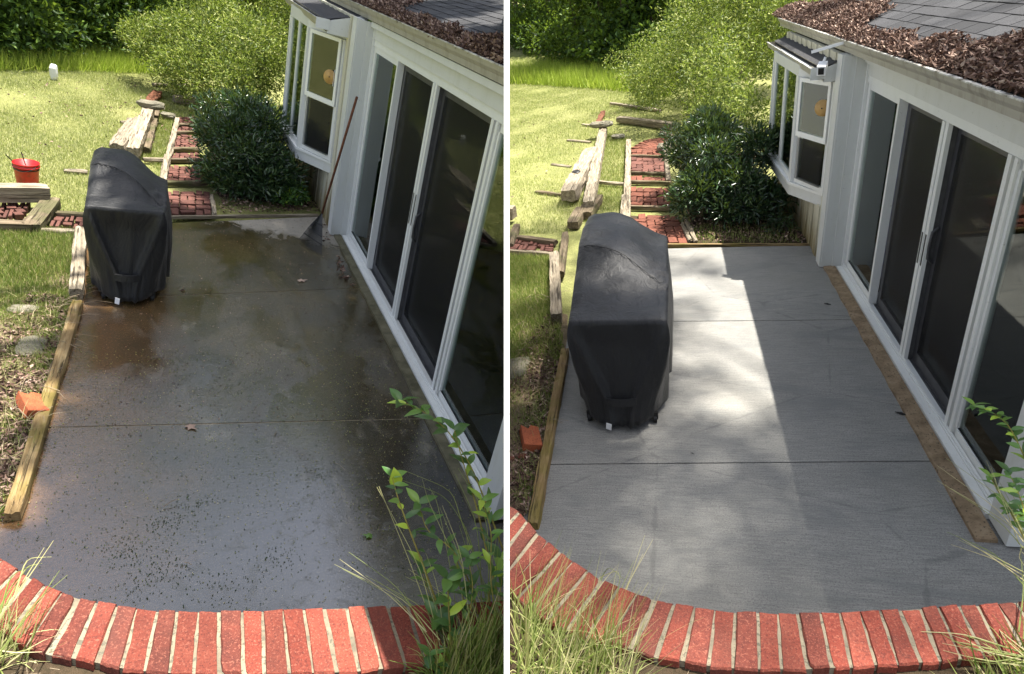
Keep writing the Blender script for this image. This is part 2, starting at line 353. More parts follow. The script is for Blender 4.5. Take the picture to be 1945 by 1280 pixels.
def build(Y, mb, name, mat, parent=None, base=None, smooth=False, loc=None, auto=False):
    me = bpy.data.meshes.new(name); me.from_pydata(mb.v, [], mb.f); me.materials.append(mat); me.update()
    if smooth: me.polygons.foreach_set('use_smooth', [True]*len(me.polygons))
    if auto and not smooth: me.polygons.foreach_set('use_smooth', [True]*len(me.polygons))
    if auto and hasattr(me, 'set_sharp_from_angle'): me.set_sharp_from_angle(angle=R(34))
    return place(Y, me, name, parent, loc, base)
def thing(Y, name, label, cat, base=(0, 0, 0), group=None):
    o = bpy.data.objects.new(name, None); COL.objects.link(o); o.empty_display_size = .1
    o.matrix_world = Y.M@Matrix.Translation(Vector(base)); o['_b'] = tuple(base)
    tag(o, label, cat, group); ALL.append((o, Y)); return o

def hnoise(p, s=1.): # cheap smooth pseudo noise
    x, y, z = p[0]*s, p[1]*s, p[2]*s
    return (math.sin(x*1.7+y*2.3+1.1*z)+math.sin(x*3.1-y*1.3+2.7*z+1.3)+math.sin(-x*2.2+y*4.1-1.9*z+4.2))/3

def log_mesh(p0, p1, w, h, rough=.012, seed=0, n=None, square=.6, rot_end=False):
    """weathered timber: lofted rounded-rectangular section with worn, checked surface"""
    p0 = Vector(p0); p1 = Vector(p1); L = (p1-p0).length; d = (p1-p0)/L
    up = Vector((0, 0, 1)) if abs(d.z) < .9 else Vector((0, 1, 0))
    a = d.cross(up).normalized(); u = a.cross(d).normalized()
    n = n or max(5, int(L/.09)); K = 16; rr = random.Random(seed); vs = []; ph = rr.random()*30
    for i in range(n+1):
        t = i/n; c = p0+d*(L*t); e = 1-.10*(1 if i in (0, n) else 0)
        for k in range(K):
            th = 2*math.pi*k/K; cx, sx = math.cos(th), math.sin(th)
            q = (abs(cx)**(2/square/2.2)+abs(sx)**(2/square/2.2))
            m = max(abs(cx), abs(sx)); rf = (1-square)+square/m
            nn = hnoise((t*L*1.6+ph, th*1.3, ph), 2.)*rough*.55+(rr.random()-.5)*rough*.6
            vs.append(c+a*(cx*rf*.86*w/2*e+nn*cx)+u*(sx*rf*.86*h/2*e+nn*sx)+d*((rr.random()-.5)*rough*2 if i in (0, n) else 0))
    fs = [(i*K+k, i*K+(k+1) % K, (i+1)*K+(k+1) % K, (i+1)*K+k) for i in range(n) for k in range(K)]
    fs += [tuple(range(K))[::-1], tuple(n*K+k for k in range(K))]
    return MB().add(vs, fs)
def timber(Y, p0, p1, w, h, mat, label, name='timber', cat='timber', group=None, parent=None, seed=None, **k):
    seed = seed if seed is not None else random.randrange(9999)
    p0 = Vector(p0); p1 = Vector(p1); mid = (p0+p1)/2
    # own axes: y along the timber, so the grain of the material follows it
    d = (p1-p0); ang = math.atan2(-d.x, d.y); L = d.length
    mb = log_mesh((0, -L/2, -d.z/2), (0, L/2, d.z/2), w, h, seed=seed, **k)
    o = build(Y, mb, name, MT[mat], parent=parent, smooth=True, loc=mid, auto=True)
    if parent is not None: o.rotation_euler = (0, 0, ang)
    else:
        o.matrix_world = Y.M@Matrix.Translation(mid)@Matrix.Rotation(ang, 4, 'Z'); tag(o, label, cat, group)
    return o

def leaves(pts, dirs, L, W, droop=.2, jit=.5, upb=.0):
    """two-triangle folded leaves; returns V,F,rnd"""
    N = len(pts); d = dirs+RNG.normal(0, jit, (N, 3)); d[:, 2] += upb; d /= np.linalg.norm(d, axis=1)[:, None]+1e-9
    s = np.cross(d, RNG.normal(0, 1, (N, 3))); s /= np.linalg.norm(s, axis=1)[:, None]+1e-9
    u = np.cross(s, d); ls = (L*RNG.uniform(.6, 1.3, N))[:, None]; ws = (W*RNG.uniform(.7, 1.25, N))[:, None]
    V = np.stack([pts, pts+d*ls*.45+s*ws/2+u*ws*.25, pts+d*ls-u*ls*droop, pts+d*ls*.45-s*ws/2+u*ws*.25], 1).reshape(-1, 3)
    i = np.arange(N)[:, None]*4; Fa = np.stack([i+[0, 1, 2], i+[0, 2, 3]], 1).reshape(-1, 3)
    return V, Fa, np.repeat(RNG.random(N), 4)
def blob(lobes, n, shell=.45, noise=.25):
    """points through the outer part of a set of lumpy lobes, with outward directions"""
    vol = np.array([l[1][0]*l[1][1]*l[1][2] for l in lobes]); pr = vol/vol.sum(); k = RNG.choice(len(lobes), n, p=pr)
    C = np.array([l[0] for l in lobes], float)[k]; Rr = np.array([l[1] for l in lobes], float)[k]
    d = RNG.normal(0, 1, (n, 3)); d /= np.linalg.norm(d, axis=1)[:, None]
    q = d*3.1+C; bump = 1+noise*(np.sin(q[:, 0]*2.9+q[:, 1]*1.7)+np.sin(q[:, 1]*3.7-q[:, 2]*2.1+1)+np.sin(q[:, 2]*4.3+q[:, 0]*1.1+2))/2
    r = (shell+(1-shell)*RNG.random(n)**.7)*bump
    return C+d*Rr*r[:, None], d
def lumpy(lobes, k=9, s=.38):
    """break each big lobe into many small clumps with gaps between"""
    out = []
    for c, r_ in lobes:
        for _ in range(k):
            d = RNG.normal(0, 1, 3); d /= np.linalg.norm(d); q = RNG.uniform(.45, .95)
            out.append((tuple(np.array(c)+d*np.array(r_)*q), tuple(np.array(r_)*s*RNG.uniform(.6, 1.3))))
    return out
def cloud(Y, name, lobes, n, L, W, mat, parent=None, base=None, zmin=.02, **k):
    ll = {a: k.pop(a) for a in ('shell', 'noise') if a in k}
    p, d = blob(lobes, n, **ll); keep = p[:, 2] > zmin; V, Fa, r = leaves(p[keep], d[keep], L, W, **k)
    return place(Y, mesh_np(name, V, Fa, MT[mat], rnd=r), name, parent, base=base)
def blades(pts, h, w, lean=.5, seg=1, dirn=None):
    N = len(pts); a = RNG.uniform(0, 2*math.pi, N); ln = np.abs(RNG.normal(0, lean, N))
    hh = h*RNG.uniform(.5, 1.3, N)
    t = np.stack([np.cos(a)*ln, np.sin(a)*ln, np.ones(N)], 1)
    if dirn is not None: t += np.array(dirn)*RNG.uniform(.3, 1.3, (N, 1))
    t /= np.linalg.norm(t, axis=1)[:, None]
    b = RNG.uniform(0, 2*math.pi, N); s = np.stack([np.cos(b), np.sin(b), np.zeros(N)], 1)*w/2
    if seg == 1:
        V = np.stack([pts-s, pts+s, pts+t*hh[:, None]], 1).reshape(-1, 3); Fa = np.arange(N*3).reshape(-1, 3); return V, Fa, np.repeat(RNG.random(N), 3)
    # arched blade of seg pieces (ribbon)
    ks = np.linspace(0, 1, seg+1); out = []
    for q in ks:
        c = pts+t*hh[:, None]*q+np.array([0, 0, -1.])*(hh[:, None]*.45*q*q*ln[:, None]*1.6); ww = s*(1-q*.92)
        out += [c-ww, c+ww]
    V = np.stack(out, 1).reshape(-1, 3); M = 2*(seg+1); i = np.arange(N)[:, None]*M
    Fa = np.concatenate([np.concatenate([i+[2*j, 2*j+1, 2*j+3], i+[2*j, 2*j+3, 2*j+2]], 0) for j in range(seg)], 0)
    return V, Fa, np.repeat(RNG.random(N), M)
def inpoly(P, poly):
    x, y = P[:, 0], P[:, 1]; ins = np.zeros(len(P), bool); n = len(poly)
    for i in range(n):
        x0, y0 = poly[i]; x1, y1 = poly[(i+1) % n]
        c = ((y0 > y) != (y1 > y)) & (x < (x1-x0)*(y-y0)/((y1-y0) or 1e-9)+x0); ins ^= c
    return ins
def side_ok(Y, P, m=.02):
    M = np.array(Y.M)[:3]; x = P@M[0, :3]+M[0, 3]; return x*Y.side > m
def scatter(Y, poly, n, holes=(), z=0.):
    a = np.array(poly); lo, hi = a.min(0), a.max(0); P = RNG.uniform(lo, hi, (n, 2)); P = P[inpoly(P, poly)]
    for h in holes: P = P[~inpoly(P, h)]
    P = np.column_stack([P, np.full(len(P), float(z))]); return P[side_ok(Y, P)]
def xy(v): return (v.x, v.y)

def seen(Y, p, m=30):
    v = Vector(p)-Vector((0, 0, Y.h)); z = v.dot(Y.f)
    if z < .2: return False
    px = 962.5+F*v.dot(Y.r)/z; py = 640-F*v.dot(Y.u)/z
    lo, hi = ((-m, 965) if Y.side < 0 else (960, 1945+m))
    return lo < px < hi and -m < py < 1280+m

# ------------------------------------------------------------------ ground, patio slabs, upper bank
def ground(Y, d):
    xs = [-120, -80, -50, -32, -22, -16]+list(np.arange(-12, 9.1, .5))+[12, 18, 30, 60, 120]
    ys = [-60, -20, -8, -4]+list(np.arange(-2, 26.1, .5))+[28, 32, 38, 46, 60, 90, 140]
    V = []; 
    for y in ys:
        for x in xs:
            far = min(1, max(0, (math.hypot(x, y-5)-4)/6)); z = -.035+.05*far*hnoise((x, y, 0), .5)*.6
            if y > d['bank']: z += (y-d['bank'])*.10
            V.append((x, y, z-(.05 if -1.5 < x < 2 and y < 9 else 0)))
    n = len(xs); Fa = [(j*n+i, j*n+i+1, (j+1)*n+i+1, (j+1)*n+i) for j in range(len(ys)-1) for i in range(n-1)]
    build(Y, MB().add(V, Fa), 'lawn', MT['lawn'], smooth=True)['kind'] = 'structure'
    # bare planting bed / dry strip, 2 cm above
    def patch(name, poly, z, mat):
        m = MB(); c = np.mean(np.array(poly), 0); 
        m.add([(c[0], c[1], z+.02)]+[(x, y, z-.05) for x, y in poly], [(0, i+1, (i+1) % len(poly)+1) for i in range(len(poly))])
        o = build(Y, m, name, MT[mat], smooth=True); o['kind'] = 'structure'
    patch('planting_bed', d['bed'], 0., 'soil')
    patch('bank', d['strip'], .03, 'litter_soil')

def patio(Y, d, mat):
    p = thing(Y, 'patio', None, None); p['kind'] = 'structure'
    J = d['joints']  # list of (left point, right point) from near to far
    for i in range(len(J)-1):
        a, b = J[i]; c, e = J[i+1]
        gap = d['gap']; ga = gap if i else 0; gb = gap if i < len(J)-2 else 0
        build(Y, MB().prism([(a[0], a[1]+ga), (b[0], b[1]+ga), (e[0], e[1]-gb), (c[0], c[1]-gb)], -.12, 0), 'slab', MT[mat], parent=p)
    for (a, b), (c, e) in zip(J[1:-1], J[1:-1]):
        w_ = d['gap']+.02
        build(Y, MB().prism([(a[0]+.05, a[1]-w_), (b[0]-.05, b[1]-w_), (b[0]-.05, b[1]+w_), (a[0]+.05, a[1]+w_)], -.14, d['jz']), 'joint_bed', MT[d['jm']], parent=p)

def cap_wall(Y, d):
    z = d['cap']; prs = [(Y.g(*t, z=z), Y.g(*b, z=z)) for t, b in d['mort']]
    # carry the curve on past the picture at both ends
    def ext(prs, k):
        for _ in range(k):
            (a0, b0), (a1, b1) = prs[-2], prs[-1]
            ra = Matrix.Rotation(d['turn']*(1 if prs is pr_r else -1), 3, 'Z')
            prs.append((a1+(a1-a0)*1.0, b1+(b1-b0)*1.0))
        return prs
    pr_r = prs; ext(prs, d.get('er', 3)); prs = prs[::-1]; ext(prs, d.get('el', 8)); prs = prs[::-1]
    w = thing(Y, 'retaining_wall', d['caplabel'], 'wall', base=prs[len(prs)//2][1]-Vector((0, 0, z+.1)))
    inner = [xy(a) for a, b in prs]; outer = [xy(b) for a, b in prs]
    n = len(prs); m = MB()
    def ring(m, ins, z0, z1):
        v = []
        for a, b in prs:
            e = (b-a).normalized()*ins; a2 = a+e; b2 = b-e
            v += [(a2.x, a2.y, z0), (b2.x, b2.y, z0), (b2.x, b2.y, z1), (a2.x, a2.y, z1)]
        f = [(i*4+k, i*4+(k+1) % 4, i*4+4+(k+1) % 4, i*4+4+k) for i in range(n-1) for k in range(4)]
        f += [(0, 3, 2, 1), tuple(4*(n-1)+k for k in range(4))]; m.add(v, f); return m
    build(Y, ring(MB(), .02, -.2, z-.075), 'wall_body', MT['sill_wet'], parent=w)
    build(Y, ring(MB(), .006, z-.07, z-.006), 'mortar', MT['mortar'], parent=w, auto=True)
    rr = random.Random(d['cap']*100)
    for i in range(n-1):
        a0, b0 = prs[i]; a1, b1 = prs[i+1]
        g0 = .075+rr.uniform(-.014, .014); g1 = .075+rr.uniform(-.014, .014); e = .004
        q = [b0.lerp(b1, g0), b0.lerp(b1, 1-g1), a0.lerp(a1, 1-g0), a0.lerp(a1, g1)]
        jo = [Vector((rr.uniform(-e, e), rr.uniform(-e, e), 0)) for _ in q]
        dz = rr.uniform(-.005, .005); v = []; chip = rr.randrange(4) if rr.random() < .35 else -1; c = sum(q, Vector())/4; K = 5
        # perimeter with slightly ragged edges, chamfered top
        per = []
        for k in range(4):
            p, r_ = q[k]+jo[k], q[(k+1) % 4]+jo[(k+1) % 4]
            for t in range(K): per.append(p.lerp(r_, t/K)+((c-p)*.09 if (k == chip and t == 0) else Vector())+Vector((rr.uniform(-.0015, .0015), rr.uniform(-.0015, .0015), 0)))
        N = len(per)
        for zz, ins in ((z-.075, 0), (z-.007+dz, 0), (z+dz, .006)):
            for p in per: 
                dd = (c-p); v.append((p.x+dd.normalized().x*ins, p.y+dd.normalized().y*ins, zz))
        f = [(l*N+k, l*N+(k+1) % N, (l+1)*N+(k+1) % N, (l+1)*N+k) for l in range(2) for k in range(N)]+[tuple(2*N+k for k in range(N)), tuple(range(N))[::-1]]
        build(Y, MB().add(v, f), 'brick', MT[rr.choice(('cap', 'cap', 'cap3', 'cap3', 'cap2'))], parent=w, loc=c)
        ob = ALL[-1][0]; ob.data.transform(Matrix.Translation(-c))
    # upper ground on the near side
    far = outer[::-1]
    pl = [(outer[0][0]-2.5, outer[0][1]+1.0), (outer[0][0]-3, -3), (outer[-1][0]+3, -3), (outer[-1][0]+3, outer[-1][1])]
    m = MB(); zt = z-.038; ptsf = outer; v = []; K = 10
    for (x, y) in ptsf:
        for k in range(K+1):
            t = k/K; yy = y+.015+(-3-y)*t**1.6; v.append((x-.6*t*(1 if x < .2 else -1), yy, zt+.03*hnoise((x, yy, 0), 3)*(t > 0)))
    f = [(i*(K+1)+k, (i+1)*(K+1)+k, (i+1)*(K+1)+k+1, i*(K+1)+k+1) for i in range(len(ptsf)-1) for k in range(K)]
    o = build(Y, MB().add(v, f), 'upper_ground', MT['soil'], smooth=True); o['kind'] = 'structure'
    return w, prs

# ------------------------------------------------------------------ house
def vpanel(m, p, q, z0, z1, th, off=0.):
    """upright board between plan points p, q; off moves it to the right of p->q"""
    d = Vector((q[0]-p[0], q[1]-p[1], 0)).normalized(); n = Vector((d.y, -d.x, 0))*off; zc = (z0+z1)/2
    return m.obox((p[0]+n.x, p[1]+n.y, zc), (q[0]+n.x, q[1]+n.y, zc), th, z1-z0)
def lerp2(p, q, t): return (p[0]+(q[0]-p[0])*t, p[1]+(q[1]-p[1])*t)

def house(Y, d):
    W, sid, T, ye, zd, zl, xe = d['W'], d['sid'], d['t'], d['yend'], d['zd'], d['zlip'], d['xe']
    t0, t1, t2, t3 = T; zs = zl-.13; A, B, C, D = d['bay']; bz0, bz1, bzt = d['bayz']
    H = thing(Y, 'house', d['label'], 'house', base=(W, t2, 0))
    def P(m, name, mat, parent=None, **k): return build(Y, m, name, MT[mat], parent=parent or H, **k)
    # siding: grooved boards, each its own piece
    y = t0+.30; rr = random.Random(3); k = 0
    while y < D[1]+.2:
        y1 = y+.165; mid = (y+y1)/2; top = zs
        if A[1]-.02 < mid < D[1]+.02: top = bz0+.02
        dx = .012*(k % 2)
        m = MB().box(sid-dx, sid+.05, y, y1-.008, .0, top); P(m, 'wall_board', 'siding')
        if top < zs: P(MB().box(sid-dx, sid+.05, y, y1-.008, bzt+.02, zs), 'wall_board', 'siding')
        y = y1; k += 1
    P(MB().box(sid+.02, sid+.07, t0+.10, D[1]+.38, -.03, zs-.01), 'wall_backing', 'siding')
    # corner boards and return beside the doors
    P(MB().box(sid-.028, sid+.06, t0+.10, t0+.295, .01, zs+.01), 'corner_board', 'white')
    P(MB().box(sid-.012, sid+.11, t0+.085, t0+.10, .01, zs), 'corner_board', 'white')
    P(MB().box(sid+.10, W-.035, t0+.065, t0+.12, .01, zs), 'corner_board', 'white')
    P(MB().box(W-.06, W+.02, t0+.03, t0+.085, .02, zs), 'door_trim', 'trim')
    # masonry curb under the doors
    m = MB(); ny = 34; v = []
    for i in range(ny+1):
        yy = ye-.2+(t0+.28-ye+.2)*i/ny; j = .004*math.sin(i*1.9)+.003*math.sin(i*4.3)
        for xx, zz in ((sid+.015+j, -.03), (sid+.02+j, .022), (W-.125, .03), (W-.12, -.03)): v.append((xx, yy, zz))
    m.add(v, [(i*4+k, i*4+4+k, i*4+5+k, i*4+1+k) for i in range(ny) for k in range(3)]+[(0, 1, 2, 3), (4*ny+3, 4*ny+2, 4*ny+1, 4*ny)])
    P(m, 'door_curb', d['curb'])
    # frame
    P(MB().box(W-.118, W-.062, ye, t0+.028, -.02, .045).box(W-.06, W+.0, ye, t0+.028, -.02, .055).box(W+.0, W+.135, ye, t0+.028, -.02, .03), 'door_sill', 'trim')
    P(MB().box(W-.052, W-.036, ye, t0+.028, .057, .072), 'sill_rail', 'trim')
    P(MB().box(W+.002, W+.02, t3+.04, t1-.04, .032, .05).box(W+.022, W+.028, t3+.04, t1-.04, .032, .062), 'door_track', 'greyframe')
    P(MB().box(W-.04, W+.13, ye, t0+.028, zd, zd+.07), 'door_head', 'trim')
    P(MB().box(W-.055, W+.03, ye-.1, t0+.06, zd+.072, zd+.18), 'header_board', 'white')
    P(MB().box(W-.04, W+.03, ye-.1, t0+.06, zd+.181, zd+.187), 'shade_strip', 'black')  # black strip painting the shade line between the two header boards
    P(MB().box(W-.085, W+.03, ye-.1, t0+.06, zd+.188, zs-.05), 'header_board', 'white')
    P(MB().box(W-.10, W+.03, ye-.1, t0+.06, zs-.047, zs+.01), 'crown_board', 'white')
    # fixed lights at both ends
    for (a, b, cm) in ((t1, t0, 'l'), (ye, t3, 'r')):
        fr = P(MB().box(W-.03, W+.0, a+.05, b-.05, .056, .13).box(W-.03, W+.0, a+.05, b-.05, zd-.06, zd-.002)
               .box(W-.03, W+.0, b-(.045 if cm == 'l' else .12), b+(.026 if cm == 'l' else -.088), .056, zd-.002).box(W-.03, W+.0, a+(0 if cm == 'r' else .024), a+.048, .056, zd-.002), 'fixed_window', 'trim')
        P(MB().box(W-.012, W-.006, a+.04, b-.04, .12, zd-.05), 'pane', 'glass', parent=fr)
        P(MB().box(W-.022, W-.013, a+.05, b-.05, .131, .137).box(W-.022, W-.013, a+.0485, a+.054, .14, zd-.06), 'glazing_bead', 'black', parent=fr)
    # two sliding doors behind dark screens
    for (a, b, sgn) in ((t2, t1, 1), (t3, t2, -1)):
        x0 = W+.030
        dr = P(MB().box(x0, x0+.035, a+.02, a+.075, .05, zd-.002).box(x0, x0+.035, b-.105, b-.035, .05, zd-.002)
               .box(x0, x0+.035, a+.077, b-.107, .05, .15).box(x0, x0+.035, a+.077, b-.107, zd-.07, zd-.002), 'sliding_door', 'greyframe')
        P(MB().box(x0+.012, x0+.018, a+.06, b-.09, .14, zd-.06), 'pane', 'glass', parent=dr)
        P(MB().box(x0+.002, x0+.004, a+.06, b-.09, .14, zd-.06), 'insect_screen', 'screen', parent=dr)
        hy = a+.05 if sgn > 0 else b-.07
        if sgn < 0: P(MB().tube([(x0-.005, hy, .95), (x0-.045, hy, .99), (x0-.05, hy, 1.1), (x0-.045, hy, 1.21), (x0-.005, hy, 1.25)], .011, 6), 'handle', 'greyframe', parent=dr, smooth=True)
    st = P(MB().box(W-.048, W-.012, t2-.002, t2+.050, .056, zd-.001).box(W-.042, W-.012, t2-.058, t2-.008, .056, zd-.001), 'meeting_stile', 'trim')
    P(MB().box(W-.011, W+.028, t2-.052, t2+.044, .056, zd-.001), 'stile_back', 'greyframe', parent=st)
    for yy in (t2+.024, t2-.034):
        P(MB().box(W-(.051 if yy > t2 else .045), W-(.0475 if yy > t2 else .0415), yy-.010, yy+.010, .92*d['k'], 1.18*d['k']), 'pull_slot', 'black', parent=st)
    P(MB().box(W-.045, W-.012, t3-.006, t3+.042, .056, zd-.001), 'mullion', 'trim')
    P(MB().box(W-.045, W-.012, t3-.085, t3-.045, .056, zd-.001), 'mullion', 'trim')
    P(MB().box(W-.011, W+.03, t3-.08, t3+.035, .056, zd-.001), 'mullion_gap', 'black')
    P(MB().box(W-.045, W-.012, t1-.022, t1+.022, .056, zd-.001).box(W-.011, W+.028, t1-.02, t1+.02, .056, zd-.001), 'mullion', 'trim')
    # near corner of the wall
    P(MB().box(W-.10, W+.10, ye-.24, ye-.002, .02, zs), 'corner_board', 'white')
    P(MB().box(W+.10, W+3.0, ye-.22, ye-.16, -.03, zs), 'end_wall', 'siding')
    # room behind the glass
    r = W+1.5
    P(MB().add([(W+.14, ye, .02), (r, ye, .02), (r, t0, .02), (W+.14, t0, .02), (W+.14, ye, zs), (r, ye, zs), (r, t0, zs), (W+.14, t0, zs)],
               [(0, 1, 2, 3), (7, 6, 5, 4), (0, 4, 5, 1), (1, 5, 6, 2), (2, 6, 7, 3)]), 'room_lining', 'room')
    # bay window
    ang = lambda p, q: Vector((q[0]-p[0], q[1]-p[1], 0))
    def poly(e):  # plan outline grown outward by e
        return [(A[0]+.05, A[1]-e), (B[0]-e*.8, B[1]-e*.6), (C[0]-e, C[1]+e*.3), (D[0]+.05, D[1]+e)]
    bw = P(MB().prism(poly(.03), bz0, bz0+.13), 'bay_window', 'white')
    P(MB().prism(poly(.055), bz0+.132, bz0+.165), 'sill', 'trim', parent=bw)
    P(MB().prism(poly(.02), bzt-.06, d['bayeave'][2]-.035), 'head_board', 'white', parent=bw)
    for q, wd in ((B, .055), (C, .05)):
        P(MB().box(q[0]-.02, q[0]+wd, q[1]-wd, q[1]+wd, bz0+.166, bzt-.06), 'corner_post', 'trim', parent=bw)
    P(MB().box(A[0]-.04, A[0]+.03, A[1]-.03, A[1]+.03, bz0+.166, bzt-.06), 'corner_post', 'trim', parent=bw)
    zm = bz0+.17+(bzt-bz0-.25)*.47; Z0 = bz0+.17; Z1 = bzt-.062
    a0, b0 = lerp2(A, B, .08), lerp2(A, B, .90)
    for nm, za, zb, off in (('lower_sash', Z0, zm+.03, -.012), ('upper_sash', zm-.0, Z1, .022)):
        m = MB(); e = .07
        vpanel(m, a0, b0, za, za+.06, .034, -off); vpanel(m, a0, b0, zb-.045, zb, .034, -off)
        vpanel(m, a0, lerp2(a0, b0, e), za+.06, zb-.045, .034, -off); vpanel(m, lerp2(a0, b0, 1-e), b0, za+.06, zb-.045, .034, -off)
        P(m, nm, 'trim', parent=bw)
        P(vpanel(MB(), lerp2(a0, b0, e*.8), lerp2(a0, b0, 1-e*.8), za+.05, zb-.04, .006, -off-.004 if nm[0] == 'u' else -off), 'pane', 'glass', parent=bw)
        if nm[0] == 'l': P(vpanel(MB(), lerp2(a0, b0, e), lerp2(a0, b0, 1-e), za+.06, zb-.045, .003, -.03), 'insect_screen', 'screen', parent=bw)
    c0, c1 = (B[0]+.01, B[1]+.06), (C[0]+.01, C[1]-.06)
    m = MB()
    for s, e in ((0, .05), (.47, .53), (.95, 1)): vpanel(m, lerp2(c0, c1, s), lerp2(c0, c1, e), Z0, Z1, .04)
    vpanel(m, lerp2(c0, c1, .05), lerp2(c0, c1, .47), Z0, Z0+.06, .036); vpanel(m, lerp2(c0, c1, .53), lerp2(c0, c1, .95), Z0, Z0+.06, .036)
    P(m, 'front_frame', 'trim', parent=bw)
    for s, e in ((.05, .47), (.53, .95)): P(vpanel(MB(), lerp2(c0, c1, s), lerp2(c0, c1, e), Z0+.05, Z1, .006), 'pane', 'glass', parent=bw)
    P(vpanel(MB(), (C[0], C[1]), (D[0], D[1]), bz0+.166, bzt-.06, .05), 'side_frame', 'trim', parent=bw)
    P(MB().box(sid+.1, sid+.6, A[1]+.0, D[1], bz0+.17, bzt), 'bay_lining', 'curtain_dark', parent=bw)
    # bay eave: gutter, fascia, small roof
    gx = d['bayeave'][0]; gy = d['bayeave'][1]; gz = d['bayeave'][2]
    m = MB(); prof = [(gx, gz), (gx+.02, gz-.07), (gx+.06, gz-.10), (gx+.13, gz-.10), (gx+.13, gz)]; n = len(prof)
    m.add([(x, gy, z) for x, z in prof]+[(x, D[1]+.4, z) for x, z in prof], [(i, i+1, n+i+1, n+i) for i in range(n-1)]+[tuple(range(n))[::-1], tuple(range(n, 2*n))])
    P(m, 'bay_gutter', 'gutter', parent=bw)
    P(MB().box(gx-.008, gx+.012, gy-.003, D[1]+.4, gz, gz+.008), 'gutter_lip', 'lip', parent=bw)
    P(MB().obox((gx-.01, gy-.012, gz-.045), (gx+.15, gy-.012, gz-.045), .012, .12), 'gutter_end', 'white', parent=bw)
    br = MB(); sl = .30
    br.add([(gx+.1, gy, gz+.01), (gx+.1, D[1]+.4, gz+.01), (W+.6, D[1]+.4, gz+(W+.5-gx)*sl), (W+.6, gy, gz+(W+.5-gx)*sl)], [(0, 1, 2, 3)])
    br.add([(gx+.1, gy, gz-.03), (gx+.1, D[1]+.4, gz-.03), (W+.6, D[1]+.4, gz-.04+(W+.5-gx)*sl), (W+.6, gy, gz-.04+(W+.5-gx)*sl)], [(3, 2, 1, 0)])
    P(br, 'bay_roof', 'shingle')
    P(MB().add([(gx+.13, gy-.004, gz-.14), (sid+.2, gy-.004, gz-.14), (sid+.2, gy-.004, gz+.01+(sid+.1-gx)*sl), (gx+.13, gy-.004, gz+.0),
                (gx+.13, gy+.02, gz-.14), (sid+.2, gy+.02, gz-.14), (sid+.2, gy+.02, gz+.01+(sid+.1-gx)*sl), (gx+.13, gy+.02, gz+.0)],
               [(0, 1, 2, 3), (7, 6, 5, 4), (3, 2, 6, 7), (0, 4, 5, 1)]), 'rake_board', 'white')
    P(MB().box(gx+.13, sid+.3, gy-.002+.022, D[1]+.4, gz-.14, gz-.125), 'soffit', 'white')
    # eave: gutter along the doors, soffit, roof
    y0, y1 = ye-.9, D[1]+1.2
    m = MB(); prof = [(xe, zl), (xe+.008, zl-.035), (xe+.03, zl-.065), (xe+.035, zl-.11), (xe+.12, zl-.11), (xe+.12, zl-.005)]; n = len(prof)
    m.add([(x, y0, z) for x, z in prof]+[(x, y1, z) for x, z in prof], [(i, i+1, n+i+1, n+i) for i in range(n-1)]+[tuple(range(n))[::-1], tuple(range(n, 2*n))])
    P(m, 'gutter', 'gutter')
    P(MB().box(xe-.01, xe+.018, y0, y1, zl, zl+.01), 'gutter_lip', 'lip')
    P(MB().box(xe+.12, W+.5, y0, gy+.0, zs+.015, zs+.03), 'soffit', 'white')
    SL = .33; x1 = W+3.2
    rf = P(MB().add([(xe+.05, y0, zl-.012), (xe+.05, y1, zl-.012), (x1, y1, zl-.012+(x1-xe-.05)*SL), (x1, y0, zl-.012+(x1-xe-.05)*SL),
                     (xe+.05, y0, zl-.04), (xe+.05, y1, zl-.04), (x1, y1, zl-.04+(x1-xe-.05)*SL), (x1, y0, zl-.04+(x1-xe-.05)*SL)],
                    [(3, 2, 1, 0), (4, 5, 6, 7), (0, 1, 5, 4), (2, 3, 7, 6), (3, 0, 4, 7), (1, 2, 6, 5)]), 'roof', 'shingle')
    ex = .145; tw = .31; hyp = math.hypot(1, SL); c, s_ = 1/hyp, SL/hyp
    base = MB().box(0, ex*1.25, 0, tw-.008, 0, .007); me = None; cnt = 0; rest = MB()
    for i in range(18):
        for j in range(int((y1-y0)/tw)):
            u = .0+i*ex; yy = y0+j*tw+(i % 2)*tw/2+rr.uniform(-.004, .004); pos = Vector((xe+.055+u*c, yy, zl-.008+u*s_))
            if not (seen(Y, pos, 40) or seen(Y, pos+Vector((0, tw, 0)), 40)): continue
            if cnt < 290 and yy < 9:
                if me is None:
                    me = bpy.data.meshes.new('shingle'); me.from_pydata(base.v, [], base.f); me.materials.append(MT['shingle'])
                o = bpy.data.objects.new('shingle', me); COL.objects.link(o); o.parent = rf; o.location = pos-Vector(H['_b'])
                o.rotation_euler = (rr.uniform(-.01, .01), -math.atan(SL)+.035, 0); o['_b'] = tuple(pos); ALL.append((o, Y)); cnt += 1
            else:
                q = pos; rest.add([(q.x, q.y, q.z), (q.x+ex*c, q.y, q.z+ex*s_), (q.x+ex*c, q.y+tw-.01, q.z+ex*s_), (q.x, q.y+tw-.01, q.z)], [(0, 1, 2, 3)])
                rest.add([(q.x, q.y, q.z+.008), (q.x+ex*c, q.y, q.z+.004+ex*s_), (q.x+ex*c, q.y+tw-.01, q.z+.004+ex*s_), (q.x, q.y+tw-.01, q.z+.008)], [(3, 2, 1, 0)])
    if rest.v: P(rest, 'shingle_field', 'shingle', parent=rf)['kind'] = 'stuff'
    # leaf litter in the gutter and on the lower roof
    n = 60000; yy = RNG.uniform(y0, gy+5, n)
    edge = .30+.30*(np.sin(yy*1.3+d['k']*2)+np.sin(yy*2.9+1)*.6+np.sin(yy*.7)*.8)*.5
    drift = .55+.45*np.sin(yy*5.1+1.3*np.sin(yy*2.3))*np.sin(yy*1.9+.6)
